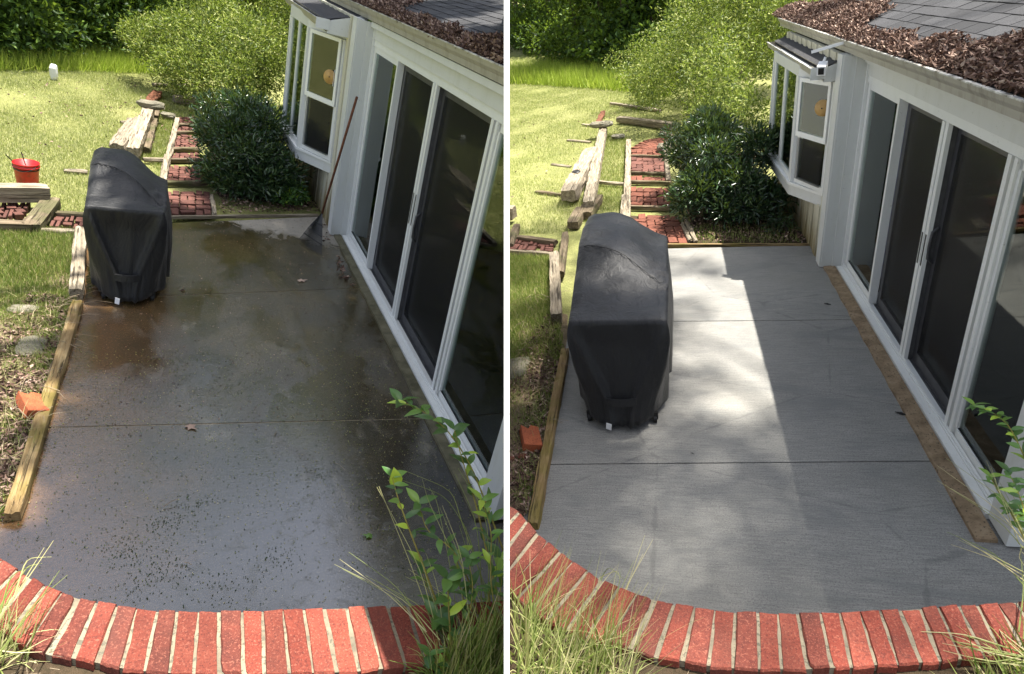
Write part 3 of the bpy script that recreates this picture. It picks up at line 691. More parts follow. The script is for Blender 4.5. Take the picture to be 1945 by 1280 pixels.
    uu = RNG.beta(1.1, 2.0, n)*np.clip(edge*(.7+.5*drift), .10, .95)*1.9; kp = RNG.random(n) < .45+.55*drift; yy, uu, drift = yy[kp], uu[kp], drift[kp]; n = len(yy)
    hh = .012+RNG.random(n)*(.03+.06*drift)*np.exp(-((uu-.22)/.25)**2)
    Pn = np.column_stack([xe+.03+uu*c, yy, zl+uu*s_+hh]); Dn = RNG.normal(0, 1, (n, 3)); Dn[:, 2] *= .35
    V, Fa, r_ = leaves(Pn, Dn, .042, .022, jit=.25, droop=.5)
    o = place(Y, mesh_np('leaf_litter', V, Fa, MT['deadleaf'], rnd=r_), 'leaf_litter'); tag(o, d['litter'], 'dead leaves', kind='stuff')
    return H

def curtain(Y, x, y0, y1, z0, z1, mat, label, amp=.03, lean=0.):
    n = max(12, int((y1-y0)/.018)); v = []; K = 6
    for i in range(n+1):
        t = i/n; yy = y0+(y1-y0)*t
        for k in range(K+1):
            s = k/K; v.append((x+amp*math.sin(t*(y1-y0)*48+1.2*math.sin(t*9)+s*.6)*(.5+.5*s), yy+lean*s*s, z1-(z1-z0)*s))
    f = [(i*(K+1)+k, (i+1)*(K+1)+k, (i+1)*(K+1)+k+1, i*(K+1)+k+1) for i in range(n) for k in range(K)]
    o = build(Y, MB().add(v, f), 'curtain', MT[mat], base=(x, (y0+y1)/2, z0), smooth=True); tag(o, label, 'curtain', 'curtains behind the glass doors'); return o

# ------------------------------------------------------------------ paving bricks, timbers
UB = []
def unit_bricks():
    rr = random.Random(5)
    for mat in ('pathbrick', 'orange'):
        L = []
        for k in range(5):
            v = []
            for zz, ins in ((-.06, 0.), (-.006, 0.), (0, .035)):
                for x, y in ((-.5, -.5), (0, -.5), (.5, -.5), (.5, .5), (0, .5), (-.5, .5)):
                    v.append((x*(1-ins*1.2)+rr.uniform(-.02, .02), y*(1-ins*2)+rr.uniform(-.035, .035), zz+rr.uniform(-.003, .003)*(zz == 0)))
            f = [(l*6+i, l*6+(i+1) % 6, l*6+6+(i+1) % 6, l*6+6+i) for l in range(2) for i in range(6)]+[tuple(range(12, 18))]
            me = bpy.data.meshes.new('brick'); me.from_pydata(v, [], f); me.materials.append(MT[mat]); L.append(me)
        UB.append(L)
unit_bricks()
def weave(Y, par, quad, nx, ny, z=0.012, kind=0, ph=0, miss=.03):
    """basket-weave bricks filling a surveyed quad (near-left, near-right, far-right, far-left)"""
    q = [Vector(p) for p in quad]; rr = random.Random(int(abs(q[0].x*1000+q[0].y*77)))
    B = lambda u, v: (q[0].lerp(q[1], u)).lerp(q[3].lerp(q[2], u), v)
    for i in range(nx):
        for j in range(ny):
            a, b, c, e = B(i/nx, j/ny), B((i+1)/nx, j/ny), B((i+1)/nx, (j+1)/ny), B(i/nx, (j+1)/ny)
            ux = ((b-a)+(c-e))/2; uy = ((e-a)+(c-b))/2; ctr = (a+b+c+e)/4
            for k in (-.25, .25):
                if rr.random() < miss: continue
                if (i+j+ph) % 2: cc = ctr+ux*k; lx, ly, rot = uy.length, ux.length/2, math.atan2(uy.y, uy.x)
                else: cc = ctr+uy*k; lx, ly, rot = ux.length, uy.length/2, math.atan2(ux.y, ux.x)
                o = bpy.data.objects.new('brick', rr.choice(UB[kind])); COL.objects.link(o); o.parent = par
                p = Vector((cc.x, cc.y, z+rr.uniform(-.012, .010))); o.location = p-Vector(par['_b'])
                o.rotation_euler = (rr.uniform(-.02, .02), rr.uniform(-.02, .02), rot+rr.uniform(-.05, .05))
                o.scale = (lx-.022, ly-.020, 1); o['_b'] = tuple(p); ALL.append((o, Y))

def grill(Y, d, label):
    xl, xr, yf, yb, zs, ycl, ycr, zh = d
    T = thing(Y, 'covered_grill', label, 'covered grill', base=((xl+xr)/2, (yf+yb)/2, 0))
    nx, ny = 26, 52; xc = (xl+xr)/2; hw = (xr-xl)/2
    sm = lambda t: max(0, min(1, t))**2*(3-2*max(0, min(1, t)))
    def top(x, y):
        u = (x-xl)/(xr-xl); yc = ycl+(ycr-ycl)*u
        if y < yc:
            t = (y-yf)/(yc-yf); z = zs+(zh-.05-zs)*(.75*t+.25*t*t)
            z -= .035*math.sin(math.pi*t)*math.sin(math.pi*min(1, u*1.05))   # cloth sags between shelf and hood
        else:
            t = (y-yc)/(yb-yc); z = zh-.05+.06*math.sin(math.pi*min(1, t*.9+.1))-.10*sm((t-.75)/.25)
        z -= .24*sm((u-.30)/.7)**1.3*sm((y-yf)/(yc-yf)*.9)
        z -= .03*sm((.10-u)/.10)*sm((y-yf)/.3)
        z += .012*hnoise((x, y, 0), 6)*sm((y-yf)/.2)
        # crumple over the lid handle
        hx, hy = xr-.07*hw*2, ycr+.10
        r2 = ((x-hx)/.07)**2+((y-hy)/.13)**2; z += .03*math.exp(-r2)*math.cos(7*math.sqrt(r2+.01))
        return z
    V = []; idx = {}
    for j in range(ny+1):
        for i in range(nx+1):
            x = xl+(xr-xl)*i/nx; y = yf+(yb-yf)*(j/ny)**1.05
            e = min(i, nx-i)/nx; 
            bowl = .03*hw*math.sin(math.pi*(j/ny)*1.0)
            xx = xc+(x-xc)*(1+.04*math.sin(math.pi*j/ny)); yy = y+(0 if j else 0)+(.10*(1-((x-xc)/hw)**2) if j == ny else 0)
            idx[i, j] = len(V); V.append((xx, yy, top(x, y)-(.012 if i in (0, nx) or j == ny else 0)))
    Fa = [(idx[i, j], idx[i+1, j], idx[i+1, j+1], idx[i, j+1]) for j in range(ny) for i in range(nx)]
    per = [(i, 0) for i in range(nx)]+[(nx, j) for j in range(ny)]+[(i, ny) for i in range(nx, 0, -1)]+[(0, j) for j in range(ny, 0, -1)]
    N = len(per); prev = [idx[p] for p in per]; K = 22
    for k in range(1, K+1):
        s = k/K; cur = []
        for n, p in enumerate(per):
            x, y, z0 = V[idx[p]]; i, j = p
            zhem = .075+.012*math.sin(n*.9)
            if j == 0: zhem = .05+.05*abs((x-xc)/hw)**2
            z = z0+(zhem-z0)*s; ox = oy = 0.
            if j == 0:
                u = (x-xc)/hw; zr = (z-.28)/(zs-.28)
                wl = .36+.60*max(0, min(1.05, zr)) if z > .28 else .36-.10*(.28-z)/.28
                dd = abs(u)-wl
                oy = -.035*math.exp(-(dd/.07)**2)*sm(s*5)+.035*(1-sm((dd+.10)/.12))*sm(s*4)
                oy += -.10*s*s*(1-u*u)-.012*sm(s*6)*(1+math.sin(u*9+2*s))*.5
                ox = -(x-xc)*.30*sm((s-.25)/.75)
                ox += -(x-xc)*.0
                if abs(u) > .93: ox += math.copysign(.02*math.sin(math.pi*min(1, s*3)), u)
                oy += .006*math.sin(u*26+3*s)*s
            elif i in (0, nx):
                t = j/ny; sg = 1 if i else -1
                fold = (.018*math.sin(t*31+2.1*s)+.012*math.sin(t*57-3*s+1))*s
                ox = sg*(.018*math.sin(math.pi*s)+fold-.03*s)
                k2 = sm((.12-t)/.12); ox += -sg*hw*.30*sm((s-.25)/.75)*k2*1.0; oy += -.0*k2
                ox += sg*.05*sm((t-.25)/.2)*sm((.85-t)/.2)*sm(s*2)*.6
            else:
                oy = .05*math.sin(math.pi*s)+.01*math.sin(i*2.)*s
            cur.append(len(V)); V.append((x+ox, y+oy, z))
        Fa += [(prev[n], cur[n], cur[(n+1) % N], prev[(n+1) % N]) for n in range(N)]; prev = cur
    cov = build(Y, MB().add(V, Fa), 'cover', MT['fabric'], parent=T, smooth=True)
    md = cov.modifiers.new('thick', 'SOLIDIFY'); md.thickness = .004; md.offset = -1
    ys = yf-.055; hwS = hw*.36
    m = MB(); K = 14; v = []
    for i in range(K+1):
        u = -1+2*i/K; x = xc+hwS*u*.95; y = ys-.045+.03*u*u
        v += [(x, y, .315), (x, y-.006, .255), (x, y+.02, .255), (x, y+.02, .315)]
    m.add(v, [(a*4+k, a*4+(k+1) % 4, a*4+4+(k+1) % 4, a*4+4+k) for a in range(K) for k in range(4)]+[(0, 3, 2, 1), (4*K, 4*K+1, 4*K+2, 4*K+3)])
    build(Y, m, 'strap', MT['fabric'], parent=T, auto=True)
    build(Y, MB().obox((xc-hwS*.88, ys-.055, .075), (xc-hwS*.55, ys-.07, .07), .004, .06), 'fabric_label', MT['camwhite'], parent=T)
    # seam piping across the hood and a cord down the right shoulder
    pts = [(xl+(xr-xl)*t, ycl+(ycr-ycl)*t, top(xl+(xr-xl)*t, ycl+(ycr-ycl)*t)+.001) for t in np.linspace(.0, .97, 22)]
    build(Y, MB().tube(pts, .003, 5), 'seam', MT['black'], parent=T, smooth=True)
    pts = [(xr-.05-.03*math.sin(t*3), yf+.03+(yb-yf-.3)*t, top(xr-.05-.03*math.sin(t*3), yf+.03+(yb-yf-.3)*t)+.002) for t in np.linspace(0, 1, 26)]
    build(Y, MB().tube(pts, .0022, 5), 'cord', MT['greyframe'], parent=T, smooth=True)
    # cart shelf edge and casters just showing below the hem
    build(Y, MB().box(xl+.12, xr-.12, yf+.06, yb-.1, .09, .5), 'cabinet', MT['black'], parent=T)
    for sx in (-1, 1):
        for yy in (yf+.06, yb-.16):
            cx = xc+sx*(hw-.10); m = MB()
            m.tube([(cx-.014, yy, .034), (cx+.014, yy, .034)], .034, 16); m.box(cx-.022, cx+.022, yy-.012, yy+.012, .034, .1)
            build(Y, m, 'caster', MT['black'], parent=T, auto=True)
    return T

def shrub(Y, name, label, cat, base, lobes, n, L, W, mat, stems=7, group=None, lump=20, **k):
    T = thing(Y, name, label, cat, base=base, group=group)
    cloud(Y, 'foliage', lumpy(lobes, lump), n, L, W, mat, parent=T, **k)
    m = MB(); rr = random.Random(int(base[0]*100))
    for i in range(stems):
        lb = rr.choice(lobes); c, r = lb; e = Vector(c)+Vector((rr.uniform(-.6, .6)*r[0], rr.uniform(-.6, .6)*r[1], rr.uniform(.0, .7)*r[2]))
        b = Vector(base)+Vector((rr.uniform(-.15, .15), rr.uniform(-.15, .15), -.05)); mm = b.lerp(e, .5)+Vector((rr.uniform(-.1, .1), rr.uniform(-.1, .1), .1))
        m.tube([b, mm, e], [.016, .010, .004], 5)
    build(Y, m, 'stem', MT['bark'], parent=T, smooth=True); return T

def tree(Y, label, base, h, lobes, n, L, W, rad=.14, group=None, mat='forest', limbs=6, name='tree', keep_lobes=False):
    T = thing(Y, name, label, 'tree', base=base, group=group); rr = random.Random(int(abs(base[0]*91+base[1]*13)))
    b = Vector(base); top = b+Vector((rr.uniform(-.3, .3), rr.uniform(-.3, .3), h*.8))
    m = MB(); pts = [b+Vector((0, 0, -.2)), b+Vector((0, 0, .15)), b.lerp(top, .35)+Vector((rr.uniform(-.15, .15), 0, 0)), b.lerp(top, .7), top]
    m.tube(pts, [rad*1.5, rad*1.1, rad*.85, rad*.6, rad*.25], 9)
    for i in range(limbs):
        c, r = lobes[i % len(lobes)]; s = b.lerp(top, rr.uniform(.3, .85)); e = Vector(c)+Vector((rr.uniform(-.5, .5)*r[0], rr.uniform(-.5, .5)*r[1], rr.uniform(-.3, .4)*r[2]))
        m.tube([s, s.lerp(e, .5)+Vector((0, 0, .15)), e], [rad*.42, rad*.28, rad*.08], 6)
    build(Y, m, 'trunk', MT['bark'], parent=T, smooth=True)
    cloud(Y, 'crown', lobes if keep_lobes else lumpy(lobes, 10, .42), n, L, W, mat, parent=T, zmin=.1, jit=.7); return T

def bleaf(m, p, d, L, W, side, cup=.15):
    d = d.normalized(); s = d.cross(side).normalized(); u = s.cross(d).normalized(); v = []
    K = 5
    for i in range(K+1):
        t = i/K; w = W/2*math.sin(math.pi*(.06+.94*t)**.85)*(1 if t < 1 else 0)+.0008; c = p+d*L*t-u*L*.28*t*t
        v += [c-s*w+u*w*cup*2, c, c+s*w+u*w*cup*2]
    m.add(v, [(i*3+k, i*3+k+1, i*3+4+k, i*3+3+k) for i in range(K) for k in range(2)])
def sprig(Y, name, label, cat, px, dy, nleaf, L=.07, W=.026, r=.004, tip=3, mat='privet', group=None, start=.15, leafmat=None, parent=None):
    """leafy stem along surveyed points px; dy = distances along the yard of first and last point"""
    k = len(px); pts = [Y.g(a, b, y=dy[0]+(dy[1]-dy[0])*i/(k-1)) for i, (a, b) in enumerate(px)]
    fine = []
    for i in range(k-1):
        for t in range(4): fine.append(pts[i].lerp(pts[i+1], t/4))
    fine.append(pts[-1]); 
    for _ in range(2): fine = [fine[0]]+[(fine[i-1]+fine[i]*2+fine[i+1])/4 for i in range(1, len(fine)-1)]+[fine[-1]]
    T = parent or thing(Y, name, label, cat, base=tuple(fine[0]), group=group)
    n = len(fine); build(Y, MB().tube(fine, [r*(1-.75*i/n) for i in range(n)], 6), 'stem', MT['stem'], parent=T, smooth=True)
    m = MB(); rr = random.Random(len(px)*17+nleaf+int(px[0][0])); rnd = []
    def addl(p, d, l, w):
        b = len(m.v); bleaf(m, p, d, l, w, Vector((rr.uniform(-.5, .5), rr.uniform(-.5, .5), 1))); q = rr.random(); rnd.extend([q]*(len(m.v)-b))
    for i in range(nleaf):
        t = start+(1-start)*i/max(1, nleaf); j = min(n-2, int(t*(n-1))); p = fine[j]; ax = (fine[j+1]-fine[j]).normalized()
        az = i*2.4+rr.uniform(-.4, .4); o = Vector((math.cos(az), math.sin(az), .25)); addl(p, o+ax*.6, L*rr.uniform(.6, 1.2), W*rr.uniform(.8, 1.2))
    for i in range(tip):
        az = i*2.1; addl(fine[-1], Vector((math.cos(az), math.sin(az), .5)), L*1.05, W*1.3)
    if m.v:
        me = mesh_np('leaves', m.v, m.f, MT[leafmat or mat], smooth=True, rnd=rnd); place(Y, me, 'foliage', T)
    return T
def stalks(Y, name, label, cat, lines, mat='strawgrass', r=.0022, group=None, kind=None):
    rr_ = random.Random(9); lines = lines+[[(a+rr_.uniform(-22, 22), b+rr_.uniform(-16, 16), c+rr_.uniform(-.05, .05)) for a, b, c in l] for l in lines]
    """thin dry stalks, each a list of (px, py, y) survey points"""
    m = MB(); rnd = []
    for ln in lines:
        p = [Y.g(a, b, y=c) for a, b, c in ln]; f = []
        for i in range(len(p)-1):
            for t in range(5): f.append(p[i].lerp(p[i+1], t/5))
        f.append(p[-1])
        for _ in range(2): f = [f[0]]+[(f[i-1]+f[i]*2+f[i+1])/4 for i in range(1, len(f)-1)]+[f[-1]]
        n = len(f); b = len(m.v); m.tube(f, [r*(1-.8*i/n) for i in range(n)], 4); rnd += [random.random()]*(len(m.v)-b)
        # seed head at the tip
    me = bpy.data.meshes.new(name); me.from_pydata(m.v, [], m.f); me.materials.append(MT[mat])
    a = me.attributes.new('rnd', 'FLOAT', 'POINT'); a.data.foreach_set('value', rnd)
    o = place(Y, me, name, base=m.v[0]); tag(o, label, cat, group, kind); return o

def grassfield(Y, name, label, poly, n, h, w, mat, holes=(), lean=.45, seg=1, z=-.03, dirn=None, cat='grass', mask=None, zf=None):
    P = scatter(Y, poly, n, holes, z)
    if mask is not None: P = P[mask(P)]
    if zf is not None: P[:, 2] += zf(P)
    if len(P) == 0: return None
    V, Fa, r = blades(P, h, w, lean, seg, dirn); o = place(Y, mesh_np(name, V, Fa, MT[mat], rnd=r), name); return tag(o, label, cat, kind='stuff')

def litter(Y, name, label, P, L, W, mat='deadleaf', flat=.25, cat='dead leaves'):
    D = RNG.normal(0, 1, (len(P), 3)); D[:, 2] *= flat; V, Fa, r = leaves(P, D, L, W, jit=.1)
    return tag(place(Y, mesh_np(name, V, Fa, MT[mat], rnd=r), name), label, cat, kind='stuff')
def twigs(Y, name, label, P, L=.12, r=.002, mat='twig'):
    m = MB(); rr = random.Random(4)
    for p in P:
        a = rr.uniform(0, 6.3); l = L*rr.uniform(.4, 1.6); d = Vector((math.cos(a), math.sin(a), rr.uniform(-.05, .25))); q = Vector(p)+Vector((0, 0, .01))
        m.tube([q, q+d*l*.5+Vector((0, 0, l*.12)), q+d*l], r*rr.uniform(.6, 1.3), 3)
    return tag(build(Y, m, name, MT[mat]), label, 'twigs', kind='stuff')
def rock(Y, label, c, r, mat='stone', name='stone', cat='stone', group=None):
    m = MB(); n, k = 12, 8; rr = random.Random(int(abs(c[0]*100+c[1]*10)+7)); V = [(0, 0, -r[2])]
    for j in range(1, k):
        for i in range(n):
            th = 2*math.pi*i/n; ph = math.pi*j/k; d = Vector((math.sin(ph)*math.cos(th), math.sin(ph)*math.sin(th), -math.cos(ph)))
            q = 1+.16*hnoise(d, 2.5)+rr.uniform(-.05, .05); sq = lambda a: math.copysign(abs(a)**.75, a)
            V.append((sq(d.x)*r[0]*q, sq(d.y)*r[1]*q, sq(d.z)*r[2]*q))
    V.append((0, 0, r[2])); Fa = [(0, 1+(i+1) % n, 1+i) for i in range(n)]
    Fa += [(1+j*n+i, 1+j*n+(i+1) % n, 1+(j+1)*n+(i+1) % n, 1+(j+1)*n+i) for j in range(k-2) for i in range(n)]
    Fa += [(1+(k-2)*n+i, 1+(k-2)*n+(i+1) % n, len(V)-1) for i in range(n)]
    o = build(Y, MB().add(V, Fa), name, MT[mat], loc=c); return tag(o, label, cat, group)

# ================================================================== LEFT YARD (wet, before cleaning)
Y = YL; G = Y.g
def Q(*pts, z=0.): return [xy(Y.g(*p, z=z)) for p in pts]
jl = [G(40, 990), G(112, 808), G(210, 565), G(165, 432)]
dl = dict(
    jm='mortar', gap=.007, jz=-.005, bank=18.5, cap=1.2, turn=R(6), caplabel='left curved retaining wall topped with red bricks, meeting the wet dark patio',  # joints filled pale to paint the shine of water standing in them
    joints=[((-1.15, 1.6), (2.2, 1.4)), (xy(G(80, 812.5)), (2.2, G(795, 797).y)), (xy(G(135, 569)), (2.2, G(690, 543).y)), (xy(G(140, 433)), (1.9, G(600, 408).y-.02))],
    bed=[(.40, 8.95), (1.95, 8.9), (1.95, 14), (.2, 14), (.22, 10.5)],
    strip=[(-.95, 3.0), (-.80, 4.2), (-.72, 6.2), (-.95, 7.4), (-1.35, 7.2), (-1.5, 5.5), (-1.7, 3.6), (-2.2, 2.0), (-1.2, 1.5)],
    mort=[((6, 1061), (-80, 1150)), ((34, 1079), (-55, 1172)), ((59, 1094), (-18, 1188)), ((88, 1109), (15, 1204)), ((119, 1122), (46, 1229)), ((150, 1132), (90, 1245)), ((185, 1140), (139, 1252)), ((222, 1147), (184, 1260)), ((259, 1152), (229, 1270)),
          ((299, 1157), (276, 1276)), ((338, 1157), (322, 1279)), ((377, 1158), (370, 1281)), ((417, 1158), (415, 1282)), ((458, 1158), (461, 1282)), ((499, 1157), (505, 1281)), ((537, 1155), (550, 1280)), ((577, 1154), (595, 1279)),
          ((617, 1152), (640, 1278)), ((657, 1151), (683, 1276)), ((697, 1150), (728, 1271)), ((736, 1150), (770, 1266)), ((775, 1148), (811, 1260)), ((816, 1147), (856, 1254)), ((857, 1145), (900, 1247)), ((897, 1143), (944, 1240)), ((937, 1141), (988, 1232))],
    er=1, el=9)
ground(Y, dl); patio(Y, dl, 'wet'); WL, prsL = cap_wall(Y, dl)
hl = dict(W=2.082, sid=1.85, t=[8.077, 7.024, 5.762, 4.379], yend=max(2.9, G(932, 985).y+.2), zd=2.44, zlip=2.81, xe=1.93, k=1.2, curb='sill_wet',
          bay=[(1.86, 8.75), (1.50, 9.40), (1.45, 10.7), (1.85, 11.25)], bayz=(.66, .79, 2.44), bayeave=(1.45, 8.62, 2.56),
          label='white house on the left beside the wet patio, rake leaning on its wall',
          litter='brown dead leaves on the roof edge of the left house')
house(Y, hl)
curtain(Y, 2.31, 7.1, 7.62, .1, 2.4, 'curtain', 'blue curtain behind the near half of the narrow far pane of the left house'); curtain(Y, 2.30, 7.66, 8.0, .1, 2.4, 'curtain_pale', 'pale curtain behind the far narrow pane of the left house')
curtain(Y, 2.32, 6.35, 6.95, .1, 2.4, 'curtain_dark', 'charcoal curtain behind the far sliding door of the left house')
curtain(Y, 2.32, 5.0, 5.6, .1, 2.4, 'curtain_dark', 'charcoal curtain behind the near sliding door of the left house')
curtain(Y, 2.18, 3.1, 4.3, .1, 2.4, 'curtain', 'blue grey curtain behind the nearest pane of the left house', lean=-.3)

grill(Y, (-.69, -.10, 6.02, 7.25, .90, 6.62, 6.30, 1.13), 'grill under a rain speckled black cover on the wet patio')

# timbers round the left patio
def TB(p0, p1, w, h, mat, label, z0=0., z1=None, name='timber', **k):
    a = Y.g(p0[0], p0[1], z=z0); b = Y.g(p1[0], p1[1], z=z1 if z1 is not None else z0)
    return timber(Y, a, b, w, h, mat, label, name=name, **k)
grp = 'timbers edging the wet patio'
TB((148, 578), (24, 985), .10, .12, 'edging', 'long mossy timber edging the left side of the wet patio', .02)
TB((154, 440), (145, 560), .13, .16, 'tie', 'short grey split post lying beside the black grill cover on the left', .06, square=.8)
TB((-120, 366), (92, 366), .19, .20, 'tie', 'thick square cut timber in front of the red bucket', .16, square=.95, rough=.008)
TB((60, 436), (100, 384), .20, .16, 'tie_dark', 'dark timber set slantwise under the thick timber near the bucket', .04, square=.9)
TB((-60, 428), (58, 432), .14, .13, 'tie_dark', 'dark damp timber below the left brick steps', .05, square=.9)
TB((78, 439), (152, 443), .07, .08, 'tie', 'thin timber below the small brick triangle beside the left grill', .02)
TB((108, 407), (166, 411), .10, .09, 'tie_dark', 'half buried timber behind the small brick triangle on the left', .02)
bs = thing(Y, 'brick_steps', None, None, base=G(60, 410)); bs['kind'] = 'structure'
weave(Y, bs, [G(-60, 424), G(42, 412), G(62, 388), G(-60, 386)], 5, 2, .03, 0)
weave(Y, bs, [G(90, 434), G(158, 436), G(163, 416), G(106, 410)], 3, 2, .02, 0, 1)
# old ties in the lawn
TB((222, 284), (258, 232), .24, .20, 'tie', 'broad split old timber just behind the left grill', .12, square=.8, rough=.03)
TB((252, 292), (284, 208), .20, .22, 'tie', 'long cracked old timber leading up the lawn behind the left grill', .14, square=.8, rough=.025)
TB((276, 286), (296, 212), .16, .14, 'tie_dark', 'lower dark timber on the right of the cracked old timber, left lawn', .03, square=.8, rough=.02)
TB((278, 200), (300, 176), .20, .12, 'rust', 'reddish rotten timber end beyond the pale stone in the left lawn', .06, rough=.03)
TB((272, 303), (312, 304), .08, .07, 'tie', 'short crosswise timber between the big timber and the left brick path', .03)
TB((122, 324), (166, 327), .10, .05, 'tie', 'grey timber sliver flush with the grass left of the left grill', -.006)
TB((229, 232), (262, 233), .10, .05, 'tie', 'pale timber sliver in the grass left of the cracked timber', -.006)
TB((330, 187), (402, 194), .22, .16, 'tie', 'weathered timber lying by the bushes at the top of the left path', .08, rough=.02)
TB((290, 160), (370, 163), .12, .06, 'tie', 'far thin timber half hidden in grass before the left bushes', .02)
rock(Y, 'flat pale stone resting on the far end of the old timber, left lawn', G(287, 199, z=.28), (.22, .12, .07))
rock(Y, 'small white stone in the grass near the left brick path', G(320, 219, z=.04), (.13, .10, .05))
rock(Y, 'flat buried stone in the left bank by the dirt', G(60, 660, z=.02), (.10, .16, .04), name='buried_stone')
rock(Y, 'mossy flat stone half buried in the left bank', G(45, 590, z=.02), (.11, .07, .04), name='buried_stone')
rock(Y, 'white stump like marker far off in the left lawn', G(102, 137, z=.12), (.07, .07, .15), 'camwhite', name='marker_stone', cat='marker')

# brick path
def path(secs, border, label, kind=0):
    T = thing(Y, 'brick_path', None, None, base=G(*secs[0][0])); T['kind'] = 'structure'
    for s in secs:
        q = [G(*p) for p in s[:4]]; weave(Y, T, q, 3, s[4], .015, s[5] if len(s) > 5 else 0, s[4] % 2)
        a, b = q[0], q[1]; e = (b-a).normalized()*.04
        if len(s) > 6: continue
        timber(Y, a-e+Vector((0, -.06, .02)), b+e+Vector((0, -.06, .02)), .085, .08, 'tie_dark', None, name='riser', parent=T)
    for p0, p1, w_, z_ in border:
        timber(Y, Y.g(*p0, z=z_), Y.g(*p1, z=z_), w_, w_, 'tie', None, name='border_timber', parent=T, rough=.014)
    # sand bed under the bricks
    m = MB(); 
    for s in secs:
        q = [G(*p) for p in s[:4]]; m.add([(p.x, p.y, -.028) for p in q], [(0, 1, 2, 3)])
    build(Y, m, 'sand_bed', MT['soil'], parent=T)
    return T
path([((308, 410), (402, 409), (399, 364), (312, 364), 5, 0, 1), ((313, 348), (388, 348), (384, 316), (318, 316), 4), ((320, 305), (380, 305), (378, 291), (323, 291), 2),
      ((325, 284), (376, 284), (374, 258), (329, 258), 4), ((330, 253), (374, 253), (373, 242), (332, 242), 2), ((333, 238), (378, 238), (376, 223), (341, 223), 3)],
     [((303, 410), (309, 345), .10, .03), ((309, 347), (318, 298), .11, .04), ((320, 300), (331, 252), .10, .04), ((331, 252), (337, 226), .09, .04), ((408, 408), (402, 372), .06, .01)], '')
TB((308, 413), (604, 409), .05, .05, 'tie', 'narrow timber strip closing the far edge of the wet patio', .0, rough=.004)

# shrubs
shrub(Y, 'glossy_shrub', 'dark glossy leaved shrub between the left brick path and the bay window', 'shrub', (1.0, 9.8, 0),
      [((.98, 9.55, .42), (.60, .58, .42)), ((1.0, 10.2, .62), (.70, .75, .45)), ((.88, 9.8, .28), (.62, .7, .35)), ((.75, 10.9, .75), (.58, .8, .42))], 17000, .10, .026, 'glossy', upb=.45, jit=.55, shell=.5)
shrub(Y, 'feathery_shrub', 'tall light green shrub behind the glossy shrub, left of the left bay window', 'shrub', (.9, 14.2, 0),
      [((.95, 13.6, 1.15), (.85, 1.1, 1.0)), ((.2, 15.0, 1.1), (.9, 1.3, .8)), ((1.3, 15.8, 1.7), (1.3, 1.6, 1.2)), ((-.35, 16.2, .9), (.7, 1.2, .6)), ((1.2, 12.2, 1.0), (.8, 1.0, 1.1))], 60000, .075, .026, 'feather', upb=.2, jit=.8, shell=.35)
shrub(Y, 'seedling', 'low leafy weed at the foot of the wall below the left bay window', 'weed', tuple(G(548, 385)),
      [((G(548, 385).x, G(548, 385).y, .12), (.22, .25, .16))], 700, .07, .03, 'privet', stems=4)

# bucket
b = G(53, 350, z=.0); B = thing(Y, 'bucket', 'red plastic bucket standing on the sunlit left lawn', 'bucket', base=tuple(b))
build(Y, MB().lathe(b, [(.0, .01), (.10, .01), (.105, .0), (.11, .03), (.124, .215), (.136, .22), (.136, .23), (.125, .232), (.128, .252), (.134, .255), (.134, .268), (.122, .268), (.106, .04), (.0, .03)], 32), 'body', MT['red'], parent=B, smooth=True)
build(Y, MB().lathe(b, [(.125, .19), (.1285, .19), (.1285, .2), (.125, .2)], 32), 'band', MT['black'], parent=B)
hp = [b+Vector((.134*math.cos(a), .134*math.sin(a), .24-.05*math.sin((a-3.4)/2.2*math.pi)*1.)) for a in np.linspace(3.4, 5.6, 14)]
build(Y, MB().tube(hp, .004, 5), 'handle', MT['greyframe'], parent=B, smooth=True)
m = MB(); m.tube([b+Vector((-.06, .0, .18)), b+Vector((-.18, -.02, .34))], .006, 5)
tag(build(Y, m, 'tool_handle', MT['black'], base=tuple(b+Vector((-.1, 0, .3)))), 'thin black rod sticking out of the red bucket to the left', 'tool')
m = MB(); m.tube([b+Vector((.0, .05, .15)), b+Vector((-.05, .08, .36))], .006, 5)
tag(build(Y, m, 'tool_handle', MT['black'], base=tuple(b+Vector((0, 0, .3)))), 'thin black rod standing upright at the back of the red bucket', 'tool')

# rake
top = G(678, 184, x=1.81); g0 = G(611, 484, z=.02); g1 = G(568, 455, z=.02); neck = G(612, 404, z=.36)
RK = thing(Y, 'rake', 'old leaf rake leaning against the white wall, fan of tines on the patio', 'rake', base=tuple((g0+g1)/2))
build(Y, MB().tube([neck+(neck-top).normalized()*.05, neck.lerp(top, .5)+Vector((0, 0, -.006)), top], [.013, .015, .015], 10), 'handle', MT['rust'], parent=RK, smooth=True)
for i in range(22):
    t = i/21; e = g0.lerp(g1, t)+Vector((0, 0, 0))-((neck-(g0+g1)/2)*Vector((1, 1, 0)))*.0; mid = neck.lerp(e, .55)+Vector((0, 0, .02))
    bow = (g0+g1)/2-neck; e2 = e+Vector((bow.x, bow.y, 0)).normalized()*(.05*math.sin(math.pi*t))
    build(Y, MB().tube([neck.lerp(e2, .03), mid, neck.lerp(e2, .96), e2], [.0045, .0045, .0045, .003], 4), 'tine', MT['black'], parent=RK)
for s_ in (.35, .62, .80):
    build(Y, MB().tube([neck.lerp(g0.lerp(g1, t), s_)+Vector((0, 0, .022*(1-abs(s_-.55)))) for t in np.linspace(0, 1, 9)], .006, 5), 'crossbar', MT['black'], parent=RK, smooth=True)

